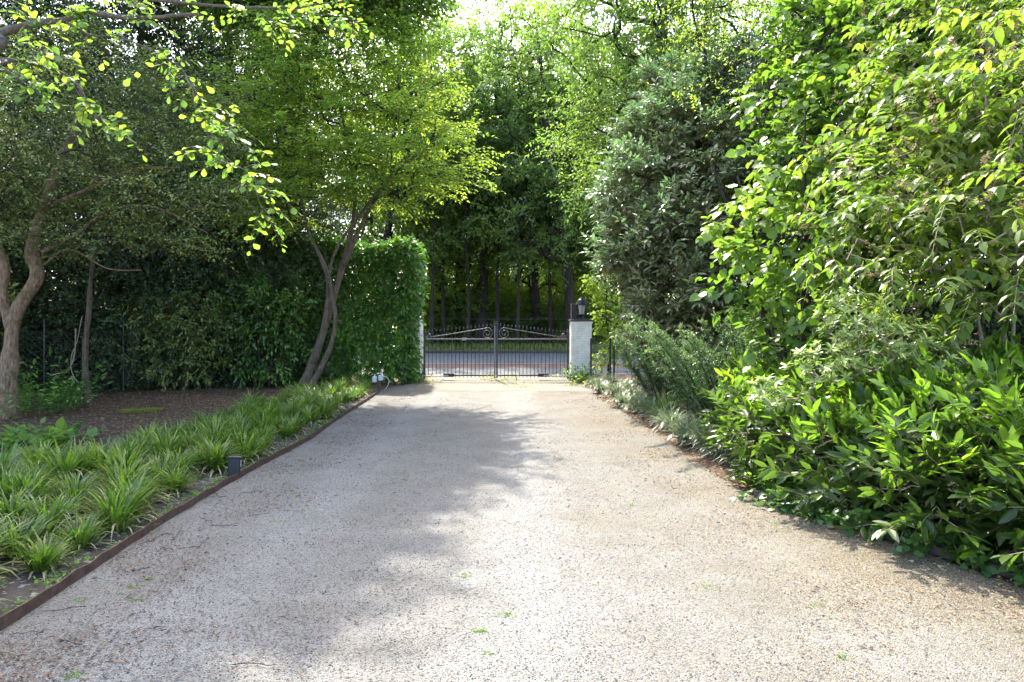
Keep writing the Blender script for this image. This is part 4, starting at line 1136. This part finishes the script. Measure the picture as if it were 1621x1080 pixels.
for k in range(13):
    a = k * 2.4 + rng.uniform(0, 6.28, len(C)); el_ = rng.uniform(0.1, 0.7, len(C))
    ax = unit(np.cross(out2, [0.3, 0.9, 0.1])); ay = np.cross(out2, ax)
    D = (ax * np.cos(a)[:, None] + ay * np.sin(a)[:, None]) * np.cos(el_)[:, None] + out2 * np.sin(el_)[:, None]
    lv.add(C + out2 * (k * 0.003), D, out2 + rng.normal(0, .1, out2.shape), 0.078 * rng.uniform(.7, 1.15, len(C)), 0.021, 'lance', np.clip(rng.uniform(0, .6, len(C)) + 0.4 * (k > 8), 0, 1))
lv.build('crown', M['leaf_pieris'], root, smooth=True)
b = MB(); nodes0 = []
for pts, r0, r1 in shrub_stems(rng, 8, 0.5, 1.0, 0.018):
    q = smooth_path(pts, 14); b.tube(q, np.linspace(r0, r1, 14), 6); nodes0 += list(q[3:])
branch_mesh(b, rng, nodes0, list(C), 0.0022, sides=4, rmax=0.012)
b.build('stems', M['twig_tan'], root, smooth=True)

# low cherry laurel beside the gravel: near mass and a far mass
def laurel(label, B, ell, n, seed, L=0.128, W=0.046):
    rng = np.random.default_rng(seed)
    root = empty('cherry_laurel', B); tag(root, label, 'shrub', 'low cherry laurels on the right')
    C, out = clumps_in(rng, np.array(ell), n, 0.62)
    C[:, 2] = np.maximum(C[:, 2], 0.12)
    C = C + rng.normal(0, 0.04, C.shape)
    top = np.clip(out[:, 2] * 1.1, -0.2, 1)
    Dr = out * 0.55 + np.array([-0.28, -0.12, 0.25]) + np.array([0, 0, 0.9]) * np.clip(top, 0, 1)[:, None] + rng.normal(0, 0.3, C.shape)
    lv = Leaves()
    ts = np.where(top > 0.45, rng.uniform(0.2, 0.65, n), rng.uniform(0, 0.32, n))  # bright tips on top; shade of the lower laurel put into a darker tint
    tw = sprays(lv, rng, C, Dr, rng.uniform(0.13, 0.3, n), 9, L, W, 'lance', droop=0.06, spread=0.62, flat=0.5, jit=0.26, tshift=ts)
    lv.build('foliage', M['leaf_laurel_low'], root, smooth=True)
    b = MB(); nodes0 = []
    for pts, r0, r1 in shrub_stems(rng, 9, 0.9, 0.8, 0.022, foot=0.6):
        q = smooth_path(pts, 12); b.tube(q, np.linspace(r0, r1, 12), 6); nodes0 += list(q[2:])
    branch_mesh(b, rng, nodes0, list(C), 0.0026, sides=4, rmax=0.014)
    V, F = tube_arrays(tw, np.broadcast_to(np.array([3.2, 3, 2.6, 2]) * 0.001, (len(tw), 4)), 4); b.add(V, [F])
    b.build('stems', M['twig_tan'], root, smooth=True)
    return root
B = np.array([3.9, 4.9, 0.0])
def W_(x, y, z, rx, ry, rz): return (x - B[0], y - B[1], z - B[2], rx, ry, rz)
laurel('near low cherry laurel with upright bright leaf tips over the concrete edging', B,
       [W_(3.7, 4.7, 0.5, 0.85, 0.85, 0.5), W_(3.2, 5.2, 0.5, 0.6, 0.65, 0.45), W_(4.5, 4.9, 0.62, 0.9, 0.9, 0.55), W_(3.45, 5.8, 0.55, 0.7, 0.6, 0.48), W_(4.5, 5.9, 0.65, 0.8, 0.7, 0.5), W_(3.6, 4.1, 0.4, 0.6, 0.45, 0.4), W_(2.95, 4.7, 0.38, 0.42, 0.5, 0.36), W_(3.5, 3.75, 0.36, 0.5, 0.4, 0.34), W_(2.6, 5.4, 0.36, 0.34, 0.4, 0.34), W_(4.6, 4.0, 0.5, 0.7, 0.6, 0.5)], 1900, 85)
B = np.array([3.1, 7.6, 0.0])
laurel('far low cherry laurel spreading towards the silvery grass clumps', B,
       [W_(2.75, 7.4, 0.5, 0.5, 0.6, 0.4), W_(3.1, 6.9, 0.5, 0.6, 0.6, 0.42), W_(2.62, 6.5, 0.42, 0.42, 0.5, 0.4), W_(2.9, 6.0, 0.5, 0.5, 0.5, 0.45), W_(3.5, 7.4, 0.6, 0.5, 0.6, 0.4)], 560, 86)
tag(weedlet('leafy_filler', 'x', 'shrub', (2.55, 6.25, 0), 0.36, 0.28, 150, 0.06, 0.026, 'lance', M['leaf_laurel_low'], 87, k=9), 'low green narrow leaved ground shrub at the gravel edge between the two laurels', 'shrub').name = 'low_shrub'

# feathery arching shrub with ascending plumes
def feathery(label, B, n, h, lean, seed, L=0.034, W=0.014):
    rng = np.random.default_rng(seed)
    root = empty('feathery_shrub', B); tag(root, label, 'shrub', 'feathery arching shrubs on the right')
    lv = Leaves(); b = MB()
    for i in range(n):
        a = rng.uniform(0, 6.28); s = rng.uniform(0.15, 0.9)
        d = np.array([math.cos(a) * s * 0.8, math.sin(a) * s * 0.8, 1.0]) + np.array([lean, -0.1, 0]) * rng.uniform(0.6, 1.3)
        hh = h * rng.uniform(0.5, 1.0)
        p0 = np.array([math.cos(a) * 0.2, math.sin(a) * 0.2, 0])
        q = smooth_path([p0, p0 + d * hh * 0.4, p0 + d * hh * 0.75 + [lean * .15, 0, 0], p0 + d * hh + np.array([lean * 0.45, 0, -0.06 * hh])], 26)
        b.tube(q, np.linspace(0.010, 0.002, 26), 5)
        # side sprays along the plume
        O = q[5:]; tn = unit(np.gradient(q, axis=0))[5:]
        for rep in range(4):
            dr = tn * 0.7 + rng.normal(0, 0.5, O.shape) + [0, 0, 0.1]
            ln = 0.17 * (1.1 - np.linspace(0.1, 0.85, len(O))) * rng.uniform(0.6, 1.3, len(O)) + 0.03
            tint = np.linspace(0.0, 1.0, len(O)) ** 2 * 0.6 * rng.uniform(0.6, 1)
            tw = sprays(lv, rng, O, dr, ln, 11, L, W, 'fold', droop=0.1, flat=0.5, jit=0.3, tshift=tint)
    b.build('stems', M['bark_dark'], root, smooth=True)
    lv.build('crown', M['leaf_feather'], root)
    return root
feathery('feathery arching shrub with pale plume tips left of the far laurel', np.array([2.95, 9.3, 0.0]), 44, 1.75, -0.22, 91)
feathery('smaller dark feathery shrub right of the silvery grass by the fence', np.array([2.75, 12.2, 0.0]), 26, 1.35, -0.12, 92, 0.034, 0.014)

# shrub and weeds at the pillar foot, ivy along the edging
B = np.array([gx(922, 17.4), 17.4, 0.0])
weedlet('pillar_shrub', 'small bright leafy shrub growing against the foot of the lantern pillar', 'shrub', B, 0.26, 0.62, 60, 0.075, 0.05, 'lobed', M['leaf_hazel'], 93, k=8)
B = np.array([at(962, 600, 18.6)[0], 18.6, 0.0])
plant('sapling', 'slender sapling with bright lime leaves just right of the lantern pillar', 'tree', B, [(np.array([[0, 0, -.03], [0.05, 0, 0.9], [-0.05, 0, 1.8], [0, 0, 2.6]]), 0.03, 0.01)],
      [E(958, 545, 18.4, 0.34, 0.4, 0.5), E(965, 500, 18.6, 0.4, 0.4, 0.5), E(950, 440, 18.6, 0.35, 0.4, 0.5)], 40, 0.22, 8, 9, 0.08, 0.055, 'ovate', M['leaf_maple'], M['bark_dark'], 94, r_tip=0.004)
for i, (u, v, rad, n, lab) in enumerate(((678, 606, .32, 26, 'lime green weeds sprouting at the foot of the left gate hinge'), (788, 601, .5, 34, 'lime green weeds sprouting under the meeting stiles of the gate'),
                                        (815, 612, .45, 16, 'sparse lime weeds growing in the pavers before the right gate leaf'), (912, 612, .3, 20, 'lime green weeds at the front of the lantern pillar'))):
    weedlet('weed_tuft', lab, 'weed', og(u, v), rad, 0.2, n, 0.05, 0.03, 'ovate', M['leaf_lime'], 95 + i, k=6)
rng = np.random.default_rng(99)
iv = empty('ivy', (2.6, 5.0, 0)); tag(iv, 'trailing ivy creeping over the concrete edging onto the gravel', 'ivy')
lv = Leaves()
n = 150
t = rng.uniform(0, 1, n)
ckp = smooth_path([(x, y, 0) for x, y in ck], 60)
O = ckp[(t * 59).astype(int)] + np.stack([rng.normal(-0.0, 0.07, n), rng.normal(0, .05, n), rng.uniform(0.02, 0.14, n)], 1) - np.array([2.6, 5.0, 0])
sprays(lv, rng, O, rng.normal(0, 0.5, (n, 3)) * [1, 1, .3] + [-0.45, -0.3, -0.02], rng.uniform(0.06, 0.2, n), 6, 0.048, 0.05, 'heart', droop=0.25, flat=0.6, jit=0.3)
lv.build('leaves', M['leaf_ivy'], iv, smooth=True)

# tall trees behind the right shrubs
def big_tree(name, label, loc, h, crown_r, z0, lean, seed, leaf, L, W, shape, n_clumps=120, n_sprays=16, k=12, group=None, mat_b='bark_dark', clump_r=0.9, r0=0.28, scale=1):
    tk = [(np.array([[0, 0, -0.1], [lean * 0.2, 0.1, h * 0.25], [lean * 0.6, 0, h * 0.5], [lean * 0.8, 0.1, h * 0.75], [lean, 0, h * 0.93]]), r0, 0.05)]
    el = [(lean * .5, 0, z0 + (h - z0) * 0.25, crown_r, crown_r, (h - z0) * 0.25), (lean * .8 + crown_r * 0.35, 0.2, z0 + (h - z0) * 0.5, crown_r * 0.85, crown_r * .85, (h - z0) * 0.25), (lean * .8 - crown_r * 0.35, -.2, z0 + (h - z0) * 0.6, crown_r * 0.8, crown_r * .8, (h - z0) * 0.24), (lean, 0, z0 + (h - z0) * 0.82, crown_r * 0.65, crown_r * .65, (h - z0) * 0.2)]
    return plant(name, label, 'tree', loc, tk, el, n_clumps, clump_r, n_sprays, k, L, W, shape, leaf, M[mat_b], seed, group=group, r_tip=0.022, droop=0.2, flat=0.6, inner=0.4, twig_r=0.007, branch_from=0.28, hang=0.2)
big_tree('dark_tree', 'tall dark leafy tree rising behind the silvery evergreen', (4.7, 22.0, 0), 15.5, 3.4, 5.0, 0.3, 111, M['leaf_oak'], 0.14, 0.06, 'fold', n_clumps=200, n_sprays=19)
big_tree('feather_leaved_tree', 'airy yellow-green tree above the lime shrub with dark branches showing', (6.6, 14.0, 0), 10.5, 2.8, 4.0, -0.6, 112, M['leaf_maple'], 0.075, 0.03, 'fold', n_clumps=110, clump_r=0.8, r0=0.16)
big_tree('dark_tree', 'dark tree filling the gap behind the arching shrub', (8.2, 11.5, 0), 9.0, 2.6, 0.6, 0.2, 113, M['leaf_dark'], 0.10, 0.05, 'fold', n_clumps=120, r0=0.18)

# ------------------------------------------------------------------ trees across the road
fp = [big_tree('woodland_tree', 'x', (0, 0, 0), 15.5, 3.9, 4.2, 1.0, 121, M['leaf_oak'], 0.19, 0.085, 'fold', 95, 15, 11, clump_r=1.0, r0=0.25),
      big_tree('woodland_tree', 'x', (0, 0, 0), 15.0, 3.6, 3.2, -1.6, 122, M['leaf_oak'], 0.19, 0.085, 'fold', 95, 15, 11, clump_r=1.0, r0=0.27),
      big_tree('woodland_tree', 'x', (0, 0, 0), 11.0, 2.6, 1.6, 0.5, 123, M['leaf_forest'], 0.16, 0.085, 'fold', 105, 17, 12, clump_r=0.9, r0=0.14)]
rngF = np.random.default_rng(33)
fl_ = [  # proto, u, d, scale, rot, label
    (0, 762, 37.5, 1.24, 0.4, 'stout dark woodland trunk seen just left of the gate middle across the road'),
    (1, 908, 34.5, 1.16, 0.0, 'leaning oak with a forked trunk left of the lantern across the road'),
    (0, 700, 41.0, 1.3, 2.2, 'woodland tree above the hedge corner across the road'),
    (2, 722, 39.0, 1.0, 1.0, 'slender woodland tree left of the stout trunk across the road'),
    (1, 600, 36.0, 1.0, 2.5, 'woodland tree behind the multi-stem tree across the road'),
    (0, 480, 38.0, 1.1, 4.0, 'woodland tree behind the left edge of the multi-stem crown'),
    (1, 340, 37.0, 1.1, 1.4, 'woodland tree far behind the dark evergreens on the left'),
    (0, 180, 38.0, 1.1, 5.0, 'woodland tree far behind the crooked tree crown'),
    (1, 1010, 37.0, 1.15, 3.6, 'woodland tree behind the silvery evergreen across the road'),
    (0, 1140, 38.0, 1.15, 3.0, 'woodland tree behind the lime shrub across the road'),
    (1, 1300, 39.0, 1.15, 0.9, 'woodland tree far behind the right shrubs'),
    (2, 650, 46.0, 1.2, 3.0, 'young woodland tree deep in the wood left of the gate'),
    (2, 835, 44.0, 1.15, 0.0, 'young woodland tree deep in the wood right of the gate middle'),
    (2, 870, 52.0, 0.9, 2.0, 'pale young woodland tree deepest in the wood right of the gate'),
    (2, 745, 54.0, 0.9, 4.0, 'pale young woodland tree deepest in the wood left of the gate middle'),
    (2, 960, 45.0, 1.2, 5.0, 'young woodland tree behind the lantern'),
    (2, 690, 52.0, 0.85, 0.5, 'pale young woodland tree in the clearing near the hedge corner'),
    (2, 805, 53.0, 0.8, 3.5, 'pale young woodland tree in the clearing behind the gate middle'),
    (2, 930, 53.0, 0.9, 1.5, 'pale young woodland tree in the clearing behind the lantern'),
    (1, 962, 41.0, 1.36, 0.7, 'tall woodland oak whose top closes the sky right of the gap'),
    (0, 735, 44.0, 1.42, 2.4, 'tall woodland oak whose top stands left in the sky gap'),
    (0, 800, 52.0, 1.55, 1.0, 'tall back row woodland tree whose top closes the sky gap'),
    (0, 850, 38.5, 1.3, 1.8, 'woodland oak filling the wood right of the stout trunk'),
    (1, 985, 35.5, 1.22, 4.4, 'woodland oak right of the lantern with its top beside the sky gap'),
    (0, 650, 38.5, 1.22, 5.2, 'woodland oak with its top at the left of the sky gap'),
]
seen = set()
for k, u, d, s, rz, lab in fl_:
    o = fp[k] if k not in seen else copy_tree(fp[k])
    seen.add(k)
    o.location = ((u - 810.5) / FPX * d, d, rise_at(d)); o.rotation_euler = (0, 0, rz); o.scale = (s,) * 3
    tag(o, lab, 'tree', 'woodland trees across the road')
slim = big_tree('slender_tree', 'x', (0, 0, 0), 13.0, 1.7, 7.0, 0.4, 125, M['leaf_oak'], 0.17, 0.08, 'fold', 38, 14, 11, clump_r=0.8, r0=0.12)
for i, (u, d, s, rz) in enumerate(((683, 34.5, 0.95, 0.3), (704, 36.5, 1.0, 2.0), (741, 35.0, 0.9, 4.1), (789, 36.5, 1.05, 1.2), (818, 34.0, 0.85, 5.0), (872, 36.0, 1.0, 3.3))):
    o = slim if i == 0 else copy_tree(slim)
    o.location = ((u - 810.5) / FPX * d, d, rise_at(d)); o.rotation_euler = (0, 0, rz); o.scale = (s * 0.95, s * 0.95, s)
    tag(o, 'slender bare-stemmed woodland tree seen above the gate, %s from the left' % ORD[i], 'tree', 'slender stems behind the gate')
# undergrowth bushes across the road
ub = []
for i in range(2):
    rr_ = np.random.default_rng(131 + i)
    el = [(0, 0, 1.2, 1.9, 1.2, 1.1), (0.8, 0, 2.1, 1.2, 1.0, 0.9), (-0.9, 0.2, 1.9, 1.0, 0.9, 0.8)]
    ub.append(plant('undergrowth_bush', 'x', 'bush', (0, 0, 0), shrub_stems(rr_, 5, 0.8, 2.2, 0.04), el, 70, 0.55, 12, 10, 0.12, 0.06, 'fold', (M['leaf_forest'], M['leaf_oak'])[i], M['bark_dark'], 133 + i, r_tip=0.012, bottom=0.2))
seen = set()
US = [(640, 40, 0), (700, 43, 1), (740, 39.5, 1), (790, 41, 0), (830, 38.5, 1), (875, 40, 0), (920, 37.5, 1), (965, 39, 0), (590, 38, 1), (540, 39, 0), (470, 38, 1), (400, 39, 0), (1020, 38, 1), (1090, 39, 0), (1180, 38, 1),
      (670, 50, 0), (720, 52, 1), (775, 49, 1), (820, 51, 0), (860, 48, 1), (910, 50, 0)]
for i, (u, d, k) in enumerate(US):
    o = ub[k] if k not in seen else copy_tree(ub[k])
    seen.add(k)
    s = rngF.uniform(0.85, 1.25) * (1.0 if d < 46 else 1.35)
    o.location = ((u - 810.5) / FPX * d, d, rise_at(d) - 0.03); o.rotation_euler = (0, 0, rngF.uniform(0, 6.28)); o.scale = (s, s, s)
    n_ = sum(1 for q in US if (q[1] < 46) == (d < 46) and q[0] <= u)
    tag(o, '%s undergrowth bush across the road, %s from the left in the %s row' % (('light green', 'darker green')[k], ORD[n_ - 1], 'front' if d < 46 else 'back'), 'bush', 'undergrowth bushes across the road')
# deep wood: one mass of trunks and leaves nobody could count
rng = np.random.default_rng(140)
lv = Leaves()
n = 2400
O = np.stack([rng.uniform(-60, 60, n), rng.uniform(64, 82, n), rise_at(60) + 8.5 * rng.uniform(0, 1, n)], 1)
O[:, 2] *= 0.75 + 0.25 * np.sin(O[:, 0] * 0.5) * np.sin(O[:, 0] * 0.23 + 1)
sprays(lv, rng, O, rng.normal(0, 1, (n, 3)), rng.uniform(0.6, 1.4, n), 12, 0.42, 0.24, 'fold', tshift=rng.uniform(0, .5, n))
tag(lv.build('far_woodland', M['leaf_forest']), kind='stuff')
# tall dry grass on the verge
rng = np.random.default_rng(141)
n = 9000
x = rng.uniform(-14, 16, n); y = rng.uniform(31.2, 36.5, n)
keep = np.sin(x * 0.7) * 0.3 + rng.uniform(0, 1, n) > 0.25
x, y = x[keep], y[keep]
lv = Leaves()
zz = np.array([rise_at(v) + 0.05 for v in y])
lv.add(np.stack([x, y, zz], 1), rng.normal(0, 0.3, (len(x), 3)) + [0, 0, 1], rng.normal(0, 1, (len(x), 3)), rng.uniform(0.15, 0.42, len(x)), 0.03, 'fold', rng.uniform(0.4, 1, len(x)))
tag(lv.build('verge_grass', M['leaf_strap']), kind='stuff')

# ------------------------------------------------------------------ litter and loose stones on the gravel
rng = np.random.default_rng(150)
def drive_points(n, y0, y1, power=1.0):
    y = y0 + (y1 - y0) * rng.uniform(0, 1, n) ** power
    l = np.interp(y, yy, lx); r = np.interp(y, yy, rx)
    return y, l, r
lv = Leaves()
n = 40000
y, l, r = drive_points(n, 2.6, 15, 1.7)
f = rng.uniform(0, 1, n)
x = np.where(f < 0.48, l + np.abs(rng.normal(0, 0.8, n)), np.where(f < 0.9, r - np.abs(rng.normal(0, 0.8, n)), l + (r - l) * rng.uniform(0, 1, n)))
ok = (x > l + 0.02) & (x < r + 0.02) & (np.sin(x * 5.1 + 1.3 * np.sin(y * 3.0)) + np.sin(y * 4.3 + 2 * np.sin(x * 2.2)) + rng.normal(0, 0.9, n) > 0.3); x, y = x[ok], y[ok]; n = len(x)
lv.add(np.stack([x, y, np.full(n, 0.008)], 1), np.concatenate([rng.normal(0, 1, (n, 2)), rng.normal(0, 0.12, (n, 1))], 1), rng.normal(0, 0.25, (n, 3)) + [0, 0, 1], rng.uniform(0.010, 0.026, n) * (1 + (rng.uniform(0, 1, n) > 0.95)), rng.uniform(0.005, 0.012, n), 'fold', np.clip(rng.uniform(0, 1, n) ** 1.3 * np.where(x > 0.3, 1.4, 0.75), 0, 1))
tag(lv.build('fallen_leaves', M['leaf_brown']), kind='stuff')
lv = Leaves(); n = 9000
y = rng.uniform(5.5, 15.5, n); x = rng.uniform(-11, -3.2, n)
lv.add(np.stack([x, y, np.full(n, 0.006)], 1), np.concatenate([rng.normal(0, 1, (n, 2)), rng.normal(0, 0.2, (n, 1))], 1), rng.normal(0, 0.4, (n, 3)) + [0, 0, 1], rng.uniform(0.02, 0.07, n), rng.uniform(0.012, 0.035, n), 'fold', rng.uniform(0, 1, n))
n = 2600
y = rng.uniform(3.5, 17.5, n); x = np.interp(y, re_[:, 1], re_[:, 0]) + np.abs(rng.normal(0, 0.5, n)) - 0.05
lv.add(np.stack([x, y, np.full(n, 0.006)], 1), np.concatenate([rng.normal(0, 1, (n, 2)), rng.normal(0, 0.2, (n, 1))], 1), rng.normal(0, 0.4, (n, 3)) + [0, 0, 1], rng.uniform(0.015, 0.05, n), rng.uniform(0.01, 0.025, n), 'fold', rng.uniform(0, 1, n))
tag(lv.build('leaf_litter', M['leaf_brown']), kind='stuff')
# loose stones
n = 42000
y, l, r = drive_points(n, 2.5, 9.5, 2.2)
x = l + (r - l) * rng.uniform(0.003, 0.997, n)
a = rng.uniform(0, 6.28, n); sz = rng.uniform(0.0025, 0.0065, n) * (1 + 0.8 * (rng.uniform(0, 1, n) > 0.93))
oc = np.array([[1, 0, 0], [0.2, 0.8, 0.1], [-0.9, 0.2, 0], [-0.1, -0.75, 0.05], [0.1, 0.05, 0.62]])
ca, sa = np.cos(a), np.sin(a)
jv = oc[None] * (1 + rng.normal(0, 0.22, (n, 5, 3)))
V = np.stack([jv[..., 0] * ca[:, None] - jv[..., 1] * sa[:, None], jv[..., 0] * sa[:, None] + jv[..., 1] * ca[:, None], jv[..., 2]], -1) * sz[:, None, None] + np.stack([x, y, 0 * x + 0.0005], 1)[:, None]
tri = np.array([[0, 1, 4], [1, 2, 4], [2, 3, 4], [3, 0, 4]])
F = (tri[None] + (np.arange(n) * 5)[:, None, None]).reshape(-1, 3)
tag(mesh_obj('loose_gravel', V.reshape(-1, 3), [F], M['pebble'], tint=np.repeat(rng.uniform(0, 1, n), 4)), kind='stuff')
# twigs on the gravel
b = MB()
for i in range(26):
    y = float(rng.uniform(2.9, 8)); l = float(np.interp(y, yy, lx)); x = l + abs(rng.normal(0, 0.6)) + 0.05
    a = rng.uniform(0, 6.28); L = rng.uniform(0.05, 0.22)
    p = np.array([[x, y, 0.008]]) + np.stack([np.linspace(0, L, 5) * math.cos(a) + rng.normal(0, L * .05, 5), np.linspace(0, L, 5) * math.sin(a) + rng.normal(0, L * .05, 5), rng.uniform(0, 0.006, 5)], 1)
    b.tube(p, 0.0018, 4)
tag(b.build('fallen_twigs', M['bark_dark']), kind='stuff')
# little weeds and moss sprigs on the gravel
rng = np.random.default_rng(160)
lv = Leaves(); tt = []
for (u, v) in [(185, 940), (210, 930), (215, 950), (127, 950), (235, 918), (118, 1070), (5, 1035), (440, 828), (478, 810), (555, 700), (735, 912), (800, 975), (775, 1035), (760, 1000), (640, 760), (690, 640), (1030, 725), (990, 740), (1010, 745), (1090, 752), (1230, 830), (1250, 890), (1120, 930), (1000, 800), (1290, 960), (1330, 1040)]:
    g = on_ground(u, v); n = int(rng.integers(5, 18))
    O = g + rng.normal(0, 0.016, (n, 3)) * [1.4, 1, 0] + [0, 0, 0.002]
    sprays(lv, rng, O, rng.normal(0, 0.7, (n, 3)) * [1, 1, .2] + [0, 0, 0.35], rng.uniform(0.006, 0.024, n), 5, 0.011, 0.005, 'fold', tshift=rng.uniform(0, .5, n))
tag(lv.build('gravel_weeds', M['leaf_weed']), kind='stuff')
